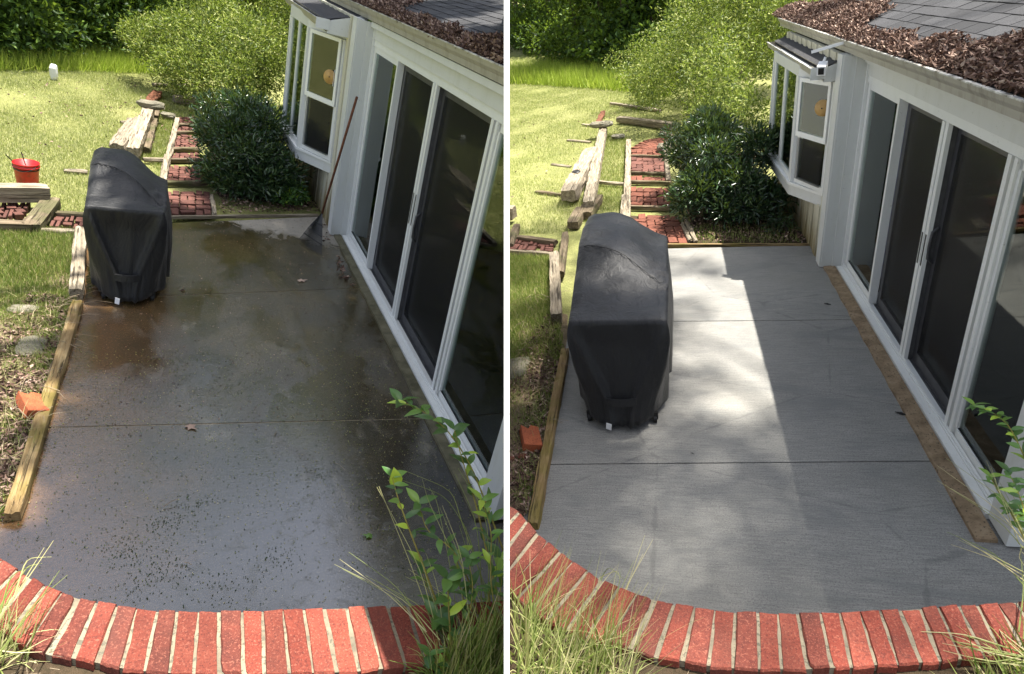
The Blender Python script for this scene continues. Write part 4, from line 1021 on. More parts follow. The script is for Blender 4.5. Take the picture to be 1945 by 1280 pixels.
def window_disc(P_, label):
    d_ = thing(Y, 'disc', label, 'hanging disc', base=tuple(P_)); n = Vector((-.62, -.78, 0)).normalized(); s_ = Vector((n.y, -n.x, 0))
    m = MB(); K = 28; vs = []
    for off, rad in ((0, .085), (.004, .09), (.012, .088), (.014, .03), (.02, .018), (.02, 0.001)):
        vs += [P_+n*off+(s_*math.cos(2*math.pi*k/K)+Vector((0, 0, 1))*math.sin(2*math.pi*k/K))*rad for k in range(K)]
    m.add(vs, [(i*K+k, i*K+(k+1) % K, (i+1)*K+(k+1) % K, (i+1)*K+k) for i in range(5) for k in range(K)]); build(Y, m, 'plate', MT['copper'], parent=d_, smooth=True)
    q = P_+n*.021; build(Y, MB().tube([q, q+n*.006], .008, 8), 'hub', MT['black'], parent=d_)
    build(Y, MB().obox(P_-n*.004+s_*-.06+Vector((0, 0, -.1)), P_-n*.004+s_*-.06+Vector((0, 0, .1)), .004, .05, up=n), 'bracket', MT['trim'], parent=d_)
def face_pt(px, py, A, B, off=.045):
    """sight a picture position on to the upright face through plan points A, B"""
    d = Y.r*((px-962.5)/F)-Y.u*((py-640)/F)+Y.f; e = Vector((B[0]-A[0], B[1]-A[1], 0)); n = Vector((e.y, -e.x, 0)).normalized()
    if n.y > 0: n = -n
    t = (Vector((A[0], A[1], 0))+n*off).dot(n)/d.dot(n) if abs(d.dot(n)) > 1e-6 else 1
    return Vector((0, 0, Y.h))+d*t
window_disc(face_pt(627, 146, hl['bay'][0], hl['bay'][1]), 'round amber disc stuck on the upper bay window pane of the left house')

# loose brick on the bank
def half_brick(c, ang, tilt, label, L=.21, W=.11, H=.075, br=0.):
    m = MB(); rr = random.Random(3); nx_, ny_ = 8, 4; v = []; top = {}
    out = [(-L/2, -W/2), (0, -W/2), (L/2-.02, -W/2), (L/2, -.01), (L/2-.035-br, W*.1), (L/2-br*.5, W/2), (0, W/2), (-L/2, W/2)]
    n = len(out)
    for z_, e in ((-H/2, .0), (-H/2+.004, -.003), (H/2-.004, -.003), (H/2, .0)):
        for x, y in out: 
            k = 1-(.03 if e == 0 else 0); v.append((x*k+rr.uniform(-.002, .002), y*k+rr.uniform(-.002, .002), z_))
    m.add(v, [tuple(range(n))[::-1], tuple(range(3*n, 4*n))]+[(l*n+i, l*n+(i+1) % n, (l+1)*n+(i+1) % n, (l+1)*n+i) for l in range(3) for i in range(n)])
    for k in (-.06, 0.): m.box(k-.012, k+.012, -.02, .02, H/2-.001, H/2+.0005)
    o = build(Y, m, 'loose_brick', MT['loose'], loc=c); o.matrix_world = Y.M@Matrix.Translation(Vector(c))@Matrix.Rotation(ang, 4, 'Z')@Matrix.Rotation(tilt, 4, 'X'); return tag(o, label, 'brick')
half_brick(G(62, 770, z=.05), R(112), R(20), 'broken orange brick lying on the bank beside the mossy timber, left', L=.24, W=.13)

# ground cover of the left yard
hole = [Q((165, 432), (615, 405), (760, 560), (957, 900), (957, 1279), (0, 1279), (0, 1000), (30, 1000), (150, 575))]
pathp = Q((306, 412), (405, 412), (376, 222), (338, 222))
stepp = Q((-80, 440), (60, 440), (165, 440), (166, 406), (100, 408), (64, 384), (-80, 384))
grassfield(Y, 'lawn_grass', 'short sunlit lawn grass of the left yard', Q((-60, 470), (165, 436), (400, 408), (385, 190), (330, 130), (-60, 130)), 230000, .045, .007, 'grass', [pathp, stepp, dl['bed']], .6, z=-.035, cat='lawn', zf=lambda P: .02*np.sin(P[:, 0]*3)*np.sin(P[:, 1]*2))
grassfield(Y, 'bank_grass', 'mixed green and dry grass on the bank left of the wet patio', Q((-60, 1010), (22, 985), (95, 760), (142, 575), (150, 440), (-60, 430)), 60000, .075, .007, 'dullgrass', [], .6, z=.0,
           mask=lambda P: (np.sin(P[:, 0]*9+P[:, 1]*3)+np.sin(P[:, 1]*7-P[:, 0]*4)+(P[:, 1]-4.6)*.8+RNG.normal(0, .7, len(P))) > .0)
grassfield(Y, 'bank_straw', 'bleached straw on the left bank', Q((-60, 1010), (22, 985), (95, 760), (142, 575), (-60, 540)), 2600, .16, .004, 'strawgrass', [], 1.6, 2, z=.03)
P = scatter(Y, Q((-40, 1010), (26, 985), (100, 760), (146, 575), (60, 560), (-40, 700)), 2600, (), .035); litter(Y, 'leaf_mulch', 'brown leaf scraps on the left bank', P, .05, .02)
twigs(Y, 'twigs', 'dry twigs scattered on the left bank', scatter(Y, Q((-40, 980), (60, 860), (160, 575), (200, 520), (100, 540)), 260, (), .03), .16)
grassfield(Y, 'tall_grass', 'tall yellow green grass strip before the woods on the left', Q((-80, 139), (60, 133), (200, 136), (330, 141), (450, 141), (420, 104), (300, 100), (-80, 112)), 60000, .34, .016, 'tallgrass', [], .55, z=-.05, dirn=(.1, -.1, 0))
grassfield(Y, 'path_grass', 'sparse grass between the timbers and the left path', Q((262, 290), (310, 330), (335, 225), (300, 190)), 9000, .06, .006, 'dullgrass', [pathp], .6)
P = scatter(Y, Q((420, 405), (612, 405), (560, 340), (400, 340)), 1500, (), .02); litter(Y, 'bed_litter', 'brown leaves in the bed under the left shrubs', P, .05, .022)
# debris on the wet patio
pat = [(-.75, 4.), (1.75, 4.), (1.7, 8.8), (-.7, 8.2)]; patn = [(-1.0, 2.), (1.9, 2.), (1.8, 5.2), (-.8, 5.2)]
P = scatter(Y, pat, 1300, (), .004); litter(Y, 'debris', 'tiny leaf and seed debris on the far part of the wet patio', P, .016, .007, flat=.1, cat='debris')
P = scatter(Y, patn, 2600, (), .004); V, Fa, r_ = leaves(P, RNG.normal(0, 1, (len(P), 3))*np.array([1, 1, .08]), .013, .005, jit=.03)
tag(place(Y, mesh_np('grit', V, Fa, MT['strawgrass'], rnd=r_), 'grit'), 'pale grit and needles on the near part of the wet patio', 'debris', kind='stuff')
cl = [G(*p) for p in ((225, 1030), (290, 1000), (330, 990), (250, 1050), (300, 1085), (330, 1075), (280, 1110), (360, 960), (420, 1120), (520, 1060), (330, 690), (440, 740), (600, 900), (700, 960))]
P = np.concatenate([np.array(q)+RNG.normal(0, 1, (60, 3))*np.array([.08, .06, .0]) for q in cl]+[scatter(Y, patn, 1500, (), .0)]); P[:, 2] = .004
m_ = RNG.normal(0, 1, (len(P), 3)); m_[:, 2] *= .4; V, Fa, r_ = leaves(P, m_, .010, .007, jit=.1); tag(place(Y, mesh_np('moss_crumbs', V, Fa, MT['forest'], rnd=r_*.5), 'moss_crumbs'), 'dark moss and mud crumbs washed together on the near wet slab', 'debris', kind='stuff')
P = scatter(Y, Q((0, 330), (300, 300), (380, 200), (300, 150), (0, 150)), 220, (), .01); litter(Y, 'lawn_leaves', 'small brown leaves sprinkled on the left lawn', P, .05, .03)
c = [G(660, 500), G(640, 455), G(668, 525), G(625, 425)]
P = np.concatenate([np.array(q)+RNG.normal(0, 1, (90, 3))*np.array([.07, .14, .008])+[0, 0, .02] for q in c]); P = P[P[:, 0] < 1.80]; litter(Y, 'leaf_drift', 'small brown leaf drifts along the foot of the left doors', P, .05, .03)
twigs(Y, 'patio_twigs', 'short twigs lying on the wet patio', [tuple(G(*p)) for p in ((400, 520), (310, 965), (555, 790), (520, 830), (630, 880), (450, 700), (350, 1070))], .10, .002)
def fallen(px, py, lab, mat='deadleaf', s=.05, rv=.95):
    m = MB(); p = Y.g(px, py, z=.006); a = random.uniform(0, 6); K = 10; v = [p+Vector((0, 0, .012))]
    for k in range(K): rr_ = s*(1 if k % 2 else .55)*(1.25 if k in (0, 5) else .8); v.append(p+Vector((rr_*math.cos(a+k*2*math.pi/K), rr_*math.sin(a+k*2*math.pi/K), .004*(k % 3))))
    me = mesh_np('fallen_leaf', [tuple(q) for q in v], [(0, k+1, (k+1) % K+1) for k in range(K)], MT[mat], rnd=[rv]*(K+1)); tag(place(Y, me, 'fallen_leaf', base=tuple(p)), lab, 'fallen leaf')
fallen(573, 533, 'tan leaf lying just above the far joint of the wet patio', s=.06); fallen(362, 811, 'orange brown star shaped leaf on the near joint of the wet patio', s=.05, rv=.9)
fallen(700, 1018//1, 'pale green leaf scrap near the weeds on the wet patio', 'privet', .035, .8); fallen(347, 552, 'dark curled leaf beside the left grill at the far joint', s=.03, rv=.2)

# weeds on the near bank, right side of the left yard
gw = 'leafy weeds at the lower right of the left yard'
sprig(Y, 'weed', 'upright weed with three big pale leaves on top, lower right of the left yard', 'weed', [(868, 1290), (856, 1220), (852, 1150), (850, 1100)], (1.12, 1.38), 9, .075, .030, .0055, 4, start=.1)
sprig(Y, 'vine', 'long vine arching up in front of the left glass door', 'vine', [(965, 1070), (925, 960), (893, 880), (850, 815), (800, 778), (762, 762)], (1.6, 2.3), 26, .085, .032, .0045, 3)
sprig(Y, 'weed', 'thin weed leaning left with one bright yellow leaf over the dark patio', 'weed', [(842, 1180), (810, 1090), (775, 1000), (752, 935), (745, 905)], (1.35, 1.75), 11, .055, .022, .004, 2, start=.3)
fy = G(752, 922, y=1.74)
m = MB(); bleaf(m, fy, Vector((-.2, 0, 1)), .075, .05, Vector((0, -1, .1))); tag(place(Y, mesh_np('yellow_leaf', m.v, m.f, MT['privet'], smooth=True, rnd=[1.0]*len(m.v)), 'yellow_leaf', base=tuple(fy)), 'single bright yellow green leaf near the top of the thin leaning weed', 'leaf')
sprig(Y, 'weed', 'yellow stemmed weed crossing the foot of the left glass door', 'weed', [(945, 1130), (925, 1050), (905, 960), (880, 880), (862, 815)], (1.5, 2.0), 12, .07, .026, .005, 2)
sprig(Y, 'weed', 'drooping weed with glossy leaves over the lower right of the wet patio', 'weed', [(925, 1240), (895, 1110), (860, 1040), (810, 1010), (795, 955)], (1.25, 1.7), 16, .075, .024, .004, 3)
sprig(Y, 'weed', 'bushy weed at the very corner below the left house wall', 'weed', [(935, 1290), (938, 1210), (925, 1130), (950, 1060)], (1.15, 1.5), 16, .085, .032, .005, 3)
sprig(Y, 'weed', 'low dark leaved weed beside the last bricks of the left wall', 'weed', [(905, 1290), (895, 1240), (865, 1200), (830, 1170)], (1.12, 1.3), 14, .07, .028, .004, 3)
sprig(Y, 'weed', 'small weed sprouting under the last bricks of the left wall', 'weed', [(860, 1295), (835, 1268), (815, 1245)], (1.08, 1.14), 8, .05, .022, .003, 3)
for i, (pts_, lab_) in enumerate((
    ([(890, 1295), (885, 1200), (900, 1120), (890, 1060)], 'thin weed between the upright weed and the house corner'), ([(910, 1295), (900, 1190), (870, 1110), (868, 1050)], 'weed with narrow leaves just right of the upright weed'),
    ([(945, 1200), (930, 1090), (935, 1010), (915, 950)], 'tall weed against the white corner board of the left house'), ([(955, 1240), (948, 1150), (955, 1080)], 'short broad weed touching the dividing wall'),
    ([(840, 1295), (848, 1240), (880, 1195), (905, 1180)], 'weed leaning right above the last left bricks'), ([(880, 1290), (850, 1180), (815, 1130), (800, 1075)], 'spindly weed leaning over the brick edge, left yard'))):
    sprig(Y, 'weed', lab_, 'weed', pts_, (1.12+.06*i, 1.42+.05*i), 14, .055+.006*(i % 3), .018+.003*(i % 2), .0035, 3, start=.05)
ls = [[(810, 1200, 1.2), (740, 1130, 1.4), (645, 1062, 1.6)], [(830, 1230, 1.2), (760, 1140, 1.4), (650, 1080, 1.55)], [(900, 1290, 1.15), (800, 1160, 1.3), (712, 1100, 1.45)], [(935, 1180, 1.4), (890, 1010, 1.6), (845, 940, 1.7), (752, 908, 1.75)],
      [(880, 1290, 1.15), (860, 1100, 1.4), (830, 950, 1.6), (815, 925, 1.65)], [(900, 1290, 1.15), (880, 1060, 1.4), (840, 960, 1.6)], [(920, 1290, 1.2), (910, 1000, 1.5), (865, 900, 1.7)], [(950, 1290, 1.2), (900, 1160, 1.35), (770, 1095, 1.5)],
      [(850, 1285, 1.15), (800, 1080, 1.4), (716, 925, 1.7)], [(930, 1290, 1.2), (895, 1120, 1.4), (885, 1000, 1.5)], [(870, 1290, 1.15), (820, 1130, 1.35), (795, 1050, 1.5)], [(957, 1290, 1.2), (940, 1100, 1.4), (950, 1000, 1.5)], [(840, 1290, 1.1), (800, 1190, 1.25), (765, 1120, 1.4)]]
stalks(Y, 'straw_stalks', 'thin straw coloured grass stalks leaning over the lower right of the left yard', 'grass', ls, kind='stuff')
roots = scatter(Y, Q((820, 1300), (957, 1230), (957, 1400), (820, 1400), z=1.1), 2200, (), 1.13)
if len(roots): V, Fa, r_ = blades(roots, .30, .009, .5, 4); tag(place(Y, mesh_np('weed_grass', V, Fa, MT['dullgrass'], rnd=r_), 'weed_grass'), 'green grass blades among the weeds, lower right of the left yard', 'grass', kind='stuff')
roots = scatter(Y, Q((-60, 1210), (20, 1235), (60, 1290), (-60, 1320), z=1.1), 260, (), 1.14)
if len(roots): V, Fa, r_ = blades(roots, .22, .006, .6, 4, dirn=(.35, .25, 0)); tag(place(Y, mesh_np('corner_grass', V, Fa, MT['strawgrass'], rnd=r_), 'corner_grass'), 'straw coloured grass in front of the bricks at the far left corner', 'grass', kind='stuff')
stalks(Y, 'corner_stalks', 'grass stalks rising over the bricks in the lower left corner', 'grass', [[(-10, 1190, 1.3), (40, 1110, 1.5), (84, 1040, 1.65)], [(-10, 1260, 1.2), (60, 1150, 1.45), (128, 1092, 1.6)], [(-5, 1235, 1.25), (30, 1240, 1.22), (80, 1238, 1.22)], [(-10, 1170, 1.4), (30, 1100, 1.5), (62, 1080, 1.6)], [(10, 1150, 1.4), (50, 1075, 1.6), (80, 1070, 1.6)]], kind='stuff')
twigs(Y, 'soil_twigs', 'needles on the dark soil below the left bricks', scatter(Y, Q((0, 1240), (300, 1285), (300, 1400), (0, 1400), z=1.1), 500, (), 1.14), .05, .0012)
m = MB(); q = G(952, 1150, y=1.5); m = log_mesh(q+Vector((0, 0, -.1)), q+Vector((.02, .02, .03)), .05, .05, .01, 3); tag(build(Y, m, 'stump', MT['twig'], base=tuple(q)), 'peeling pale stub of wood at the right edge of the left yard', 'stump')

# woods beyond the left lawn
gt = 'trees at the edge of the left woods'
specs = [(-95, 122, 5.5, 'first tree from the left edge in the left woods'), (25, 118, 6, 'dark leafy tree above the white marker in the left woods'), (85, 112, 5.5, 'slender tree right of the white marker in the left woods'),
         (160, 108, 6, 'tree at the middle of the left woods'), (215, 104, 5, 'open crowned tree right of the middle of the left woods'), (290, 100, 6, 'tree left of the light green shrub in the left woods'), (345, 88, 6.5, 'tree directly behind the light green shrub, left yard'), (420, 84, 6.5, 'rightmost tree of the left woods, behind the shrub')]
for i, (px, py, h, lab) in enumerate(specs):
    b = G(px, py-8); b.y += .9+.5*(i % 2); b = Vector((b.x, b.y, max(0, b.y-18.5)*.1)); rr = random.Random(i)
    lob = [((b.x+rr.uniform(-.6, .6), b.y+rr.uniform(-.3, .8), b.z+h*f), (rr.uniform(1.1, 1.6), 1.2, rr.uniform(.8, 1.1))) for f in (.22, .42, .62, .85)]
    tree(Y, lab, tuple(b), h, lob, 5200, .17, .09, .11, gt)
def undergrowth(pts, n, label, L=.14, bz=18.5):
    lob = []
    for i, p in enumerate(pts):
        b = G(*p); z = max(0, (b.y-bz)*.1); lob.append(((b.x, b.y+.8, z+.55), (1.3, .9, .8)))
    o = cloud(Y, 'undergrowth', lob, n, L, L*.5, 'forest', shell=.2, jit=.8); tag(o, label, 'undergrowth', kind='stuff')
undergrowth([(x, 110-.04*x) for x in range(-120, 560, 45)], 20000, 'dark tangled undergrowth at the foot of the left woods')
lob = [((x, 25+2*math.sin(x*2.1), zz+1.3*math.sin(x*1.7+zz)), (1.6+.5*math.sin(x*3), 1.4, 1.7)) for x in np.arange(-18, 12, 2.1) for zz in (1.5, 4.5, 7.5, 10.5, 13.5-2.5*math.sin(x*1.3))]
tag(cloud(Y, 'far_woods', lob, 52000, .42, .24, 'forest', shell=.25), 'dense far woodland closing the view behind the left yard', 'woods', kind='stuff')
# unseen tall tree, added so that its crown shades the wet patio
ss = Y.sun; hz = 13.
def up(x, y, z): return (x+ss.x/ss.z*z, y+ss.y/ss.z*z, z)
lob = [(up(x, y, hz+.3*math.sin(x*3+y)), (.85, .8, .55)) for x, y in ((.05, 2.9), (1.1, 2.9), (.15, 4.1), (1.4, 4.2), (.05, 5.3), (1.3, 5.6), (.25, 6.7), (1.4, 7.0), (.1, 7.9), (1.2, 8.4), (1.0, 9.7), (2.2, 5), (2.2, 7.5), (2.2, 3.2))]
tree(Y, 'unseen tall tree added beyond the left edge to shade the wet patio', (-6.2, 4.2, 0), 13.6, lob, 44000, .18, .11, .24, limbs=8, name='shade_tree', keep_lobes=True)['_keep'] = 1

# ================================================================== RIGHT YARD (clean and dry)
Y = YR; G = Y.g
dr = dict(
    jm='soil', gap=.006, jz=-.018, bank=31., cap=1.2, turn=R(6), caplabel='right curved retaining wall topped with red bricks, meeting the clean grey patio',
    joints=[((-1.3, 1.6), (3.0, 1.7)), (xy(G(1035, 882)), (3.0, G(1800, 866).y+.03)), ((-1.04, G(1085, 612).y), (3.0, G(1640, 608).y)), ((-1.12, 8.36), (1.80, 8.20))],
    bed=[(.30, 8.42), (1.78, 8.28), (1.9, 14), (.1, 14), (.12, 10.5)],
    strip=[(-.88, 2.4), (-.86, 3.8), (-1.02, 5.8), (-1.1, 6.4), (-1.5, 6.6), (-1.7, 5.0), (-1.8, 3.0), (-1.4, 2.0)],
    mort=[((900, 918), (760, 1010)), ((925, 930), (790, 1025)), ((948, 948), (820, 1040)), ((968, 958), (855, 1055)), ((986, 970), (890, 1072)), ((1003, 989), (925, 1090)), ((1022, 1011), (948, 1115)), ((1042, 1029), (968, 1140)), ((1065, 1046), (985, 1160)), ((1089, 1065), (1001, 1135)),
          ((1116, 1082), (1035, 1160)), ((1145, 1100), (1072, 1180)), ((1178, 1113), (1112, 1205)), ((1210, 1126), (1152, 1223)), ((1245, 1136), (1197, 1233)), ((1281, 1145), (1246, 1251)), ((1319, 1151), (1296, 1256)), ((1357, 1156), (1345, 1265)), ((1396, 1160), (1394, 1270)),
          ((1441, 1160), (1443, 1272)), ((1477, 1162), (1487, 1272)), ((1516, 1162), (1534, 1272)), ((1556, 1161), (1579, 1269)), ((1595, 1160), (1621, 1269)), ((1633, 1159), (1665, 1264)), ((1671, 1156), (1707, 1264)), ((1710, 1155), (1750, 1259)), ((1746, 1152), (1788, 1257)),
          ((1784, 1150), (1829, 1252)), ((1820, 1147), (1871, 1250)), ((1857, 1146), (1910, 1246)), ((1893, 1142), (1948, 1236)), ((1929, 1140), (1986, 1228)), ((1966, 1137), (2026, 1220))],
    er=12, el=0)
# the four leftmost outer joints run parallel; lay them out evenly along the curve
dr['mort'] = [((903, 922), (815, 965)), ((925, 935), (838, 985)), ((945, 947), (865, 1005)), ((966, 958), (890, 1027)), ((986, 970), (915, 1050)), ((1003, 989), (938, 1074)), ((1022, 1011), (955, 1098)), ((1042, 1029), (967, 1117)), ((1065, 1046), (980, 1137))]+\
    [((1089, 1065), (1003, 1157))]+dr['mort'][10:]
dr['mort'][9:13] = [((1089, 1065), (1006, 1158)), ((1116, 1082), (1038, 1178)), ((1145, 1100), (1075, 1198)), ((1178, 1113), (1112, 1213))]
ground(Y, dr); patio(Y, dr, 'dry'); WR, prsR = cap_wall(Y, dr)
hr = dict(W=2.018, sid=1.76, t=[7.381, 6.398, 5.334, 4.308], yend=G(1926, 1022).y+.15, zd=2.03, zlip=2.42, xe=1.76, k=1., curb='sill',
          bay=[(1.79, 7.80), (1.53, 8.50), (1.50, 10.2), (1.76, 10.75)], bayz=(.60, .74, 2.06), bayeave=(1.505, 7.74, 2.16),
          label='white house on the right beside the clean patio, leaves on its roof edge',
          litter='brown dead leaves piled on the roof edge of the right house')
HR = house(Y, hr)
curtain(Y, 2.24, 6.45, 6.95, .1, 2.0, 'curtain', 'blue curtain behind the near half of the narrow far pane of the right house'); curtain(Y, 2.23, 6.98, 7.3, .1, 2.0, 'curtain_pale', 'pale curtain behind the far narrow pane of the right house')
curtain(Y, 2.25, 5.85, 6.38, .1, 2.0, 'curtain_dark', 'charcoal curtain behind the far sliding door of the right house')
curtain(Y, 2.25, 4.75, 5.25, .1, 2.0, 'curtain_dark', 'charcoal curtain behind the near sliding door of the right house')
curtain(Y, 2.12, 3.40, 4.2, .1, 2.0, 'curtain', 'blue grey curtain behind the nearest pane of the right house', lean=-.12)

grill(Y, (-.74, .0, 4.30, 6.30, .97, 5.24, 4.88, 1.28), 'grill under a dry black cover on the clean patio')

TB((1074, 668), (1012, 1002), .10, .12, 'edging', 'long mossy timber edging the left side of the clean patio', .02)
TB((1053, 486), (1057, 606), .15, .18, 'tie', 'grey split post standing at the patio corner left of the right grill', .07, square=.85)
TB((1074, 446), (1065, 522), .12, .14, 'tie_dark', 'round dark log between the grey split post and the right grill', .05, square=.4)
TB((960, 477), (1046, 484), .08, .08, 'tie', 'thin timber under the brick triangle, left edge of the right yard', .02)
TB((985, 452), (1056, 461), .13, .10, 'tie_dark', 'charred looking timber behind the brick triangle of the right yard', .03)
TB((968, 468), (982, 430), .14, .12, 'tie_dark', 'stub of dark timber at the left edge below the square timber end', .03)
TB((955, 404), (977, 404), .22, .24, 'tie', 'square timber end just entering the right yard at its left edge', .14, square=.95)
bs = thing(Y, 'brick_steps', None, None, base=G(1010, 465)); bs['kind'] = 'structure'
weave(Y, bs, [G(965, 476), G(1050, 478), G(1053, 463), G(982, 453)], 5, 2, .02, 0)
TB((1080, 372), (1124, 288), .34, .26, 'tie', 'thick rotten timber with a dark knot hole behind the right grill', .14, square=.8, rough=.03)
TB((1118, 392), (1146, 246), .22, .22, 'tie', 'long cracked timber beside the knotted timber, right lawn', .13, square=.8, rough=.02)
TB((1110, 410), (1132, 376), .30, .16, 'tie_dark', 'flat brown timber directly above the top of the right grill cover', .05, square=.9)
TB((1088, 428), (1104, 398), .22, .14, 'tie_dark', 'brown timber stub left of the top of the right grill cover', .05, square=.9)
TB((1136, 233), (1146, 212), .16, .10, 'rust', 'rotten reddish timber end beyond the pale stone in the right lawn', .05, rough=.03)
TB((1018, 364), (1084, 372), .09, .06, 'tie_dark', 'dark timber sliver in the grass left of the knotted timber', -.006)
TB((1048, 312), (1084, 317), .10, .05, 'tie', 'pale timber sliver in the grass, middle left of the right lawn', -.006)
TB((1078, 266), (1122, 270), .12, .05, 'tie', 'pale timber sliver beside the long cracked timber', -.006)
TB((1106, 236), (1128, 238), .12, .05, 'tie', 'small pale timber sliver left of the stone in the right lawn', -.006)
TB((1128, 345), (1186, 350), .09, .07, 'tie', 'crosswise timber between the cracked timber and the right brick path', .02)
TB((1176, 226), (1288, 240), .26, .18, 'tie', 'large weathered timber lying across the top of the right path', .08, rough=.02)
TB((1160, 196), (1255, 210), .14, .08, 'tie', 'far timber in the grass below the light shrub, right yard', .03)
TB((1255, 252), (1290, 264), .10, .10, 'tie', 'short timber at the right end of the curved brick landing', .03)
rock(Y, 'flat pale stone resting on the far end of the cracked timber, right lawn', G(1142, 236, z=.30), (.30, .16, .07))
rock(Y, 'small white stone in the grass left of the right brick path', G(1174, 259, z=.04), (.17, .12, .05))
rock(Y, 'flat stone half buried in the right bank', G(982, 700, z=.02), (.13, .22, .04), name='buried_stone')
rock(Y, 'mossy lump of stone between bricks and shrub on the right path', G(1262, 282, z=.06), (.16, .18, .12), name='mossy_stone')
# knot hole in the rotten timber
for i, (a, b_) in enumerate(((1094, 325), (1088, 355))):
    q = G(a, b_, z=.265 if i == 0 else .22); m = MB(); m.lathe(q, [(.085, -.01), (.06, .012), (.045, .004), (.0, -.005)], 12); tag(build(Y, m, 'knot_hole', MT['black'], base=tuple(q), smooth=True), ['upper dark knot hole in the thick rotten timber', 'lower dark rot pocket at the end of the thick rotten timber'][i], 'knot')

path([((1196, 462), (1308, 463), (1288, 412), (1197, 406), 5, 1, 1), ((1197, 394), (1276, 396), (1272, 359), (1197, 356), 4, 1), ((1197, 346), (1270, 348), (1268, 338), (1198, 335), 1, 1), ((1198, 329), (1266, 331), (1262, 301), (1199, 298), 4, 0),
      ((1199, 297), (1262, 299), (1260, 286), (1199, 285), 2, 1)],
     [((1190, 420), (1192, 342), .14, .04), ((1192, 345), (1194, 268), .13, .04), ((1183, 412), (1186, 372), .10, .03), ((1322, 460), (1300, 414), .07, .02), ((1310, 458), (1296, 425), .06, .02), ((1270, 345), (1264, 285), .10, .03)], '', 1)
# curved landing of bricks
T = thing(Y, 'brick_landing', None, None, base=G(1240, 272)); T['kind'] = 'structure'
c0 = G(1246, 290); 
for r_ in range(5):
    for k in range(13-r_):
        a0 = 2.75-(k+.5*(r_ % 2))*.185; rad = 1.45-r_*.22; p = Vector((c0.x+rad*math.cos(a0)*.36, c0.y-.15+rad*math.sin(a0)*1.0, .012+random.uniform(-.005, .005)))
        o = bpy.data.objects.new('brick', random.choice(UB[1])); COL.objects.link(o); o.parent = T; o.location = p-Vector(T['_b']); o.rotation_euler = (0, 0, a0); o.scale = (.20, .10, 1); o['_b'] = tuple(p); ALL.append((o, Y))
TB((1136, 466), (1536, 466), .05, .06, 'edging', 'narrow yellowish board closing the far edge of the clean patio', .0, rough=.004)

shrub(Y, 'glossy_shrub', 'dark glossy leaved shrub between the right brick path and the bay window', 'shrub', (.85, 9.4, 0),
      [((.82, 9.25, .48), (.62, .58, .46)), ((.85, 9.9, .78), (.68, .75, .48)), ((.66, 9.6, .34), (.58, .7, .38)), ((.58, 10.7, .9), (.55, .8, .45)), ((1.25, 9.3, .32), (.42, .5, .32))], 19000, .105, .026, 'glossy', upb=.45, jit=.55, shell=.5)
shrub(Y, 'feathery_shrub', 'tall light green shrub behind the glossy shrub, left of the right bay window', 'shrub', (.9, 15.5, 0),
      [((.9, 14.2, 1.2), (.95, 1.3, 1.1)), ((.0, 17.0, 1.2), (1.1, 1.6, 1.0)), ((1.6, 16.8, 2.1), (1.8, 2.0, 1.5)), ((-.6, 20.0, 1.1), (1.0, 1.6, .8)), ((1.0, 12.2, 1.2), (.75, 1.0, 1.2)), ((2.4, 20, 2.4), (2.2, 2.4, 1.8))], 70000, .085, .030, 'feather', upb=.2, jit=.8, shell=.35)
shrub(Y, 'seedling', 'sparse low weed on the dark soil at the corner below the right bay window', 'weed', tuple(G(1480, 440)), [((G(1480, 440).x, G(1480, 440).y, .08), (.22, .2, .12))], 380, .08, .014, 'glossy', stems=4)
window_disc(face_pt(1563, 205, hr['bay'][0], hr['bay'][1]), 'round amber disc stuck on the upper bay window pane of the right house')

# security camera and flood light on the rake board
q = Vector((1.60, 7.70, 2.17)); CM = thing(Y, 'security_camera', 'small white camera with a black front under the right eave', 'security camera', base=tuple(q))
fd = (Vector((-.35, -1, -.35))).normalized()
build(Y, MB().obox(q-fd*.05, q+fd*.07, .085, .10), 'body', MT['camwhite'], parent=CM)
build(Y, MB().obox(q+fd*.071, q+fd*.076, .055, .07), 'front', MT['black'], parent=CM)
build(Y, MB().tube([q-fd*.04+Vector((0, 0, .04)), q+Vector((.03, .04, .10))], .014, 8), 'mount', MT['camwhite'], parent=CM, smooth=True)
qa = G(1543, 98, z=2.33); qb = G(1604, 80, z=2.40); q = (qa+qb)/2; LT = thing(Y, 'flood_light', 'slim flood light bar with white edge at the roof corner of the right house', 'flood light', base=tuple(q))
up3 = Vector((0, 0, 1)); sd_ = (qb-qa).cross(up3).normalized()
build(Y, MB().obox(qa, qb, .07, .022), 'housing', MT['black'], parent=LT)
build(Y, MB().obox(qa+sd_*.037, qb+sd_*.037, .006, .03), 'rim', MT['camwhite'], parent=LT)

half_brick(G(1008, 832, z=.06), R(108), R(16), 'broken orange brick lying on the bank beside the mossy timber, right', br=.02, L=.27, W=.15)
q = G(992, 868, z=.03); rock(Y, 'small chip of orange brick below the broken brick, right bank', q, (.035, .03, .025), 'orange', 'brick_chip', 'brick')
q = G(972, 872, z=.03); rock(Y, 'tiny orange brick fragment at the left edge of the right yard', q, (.025, .03, .02), 'orange', 'brick_chip', 'brick')
def speck(px, py, lab, s=.02):
    p = G(px, py, z=.012); m = MB(); m.tube([p, p+Vector((s, -s*.7, .005)), p+Vector((2*s, -s*1.2, .0))], [.003, s*.3, s*.12], 6); tag(build(Y, m, 'twig', MT['black'], base=tuple(p)), lab, 'twig')
speck(1700, 782, 'small dark twig on the shaded middle slab of the clean patio', .035); speck(1565, 576, 'dark curled scrap on the far slab near the right doors', .03); speck(1312, 860, 'tiny dark hair of root near the joint of the clean patio', .012)

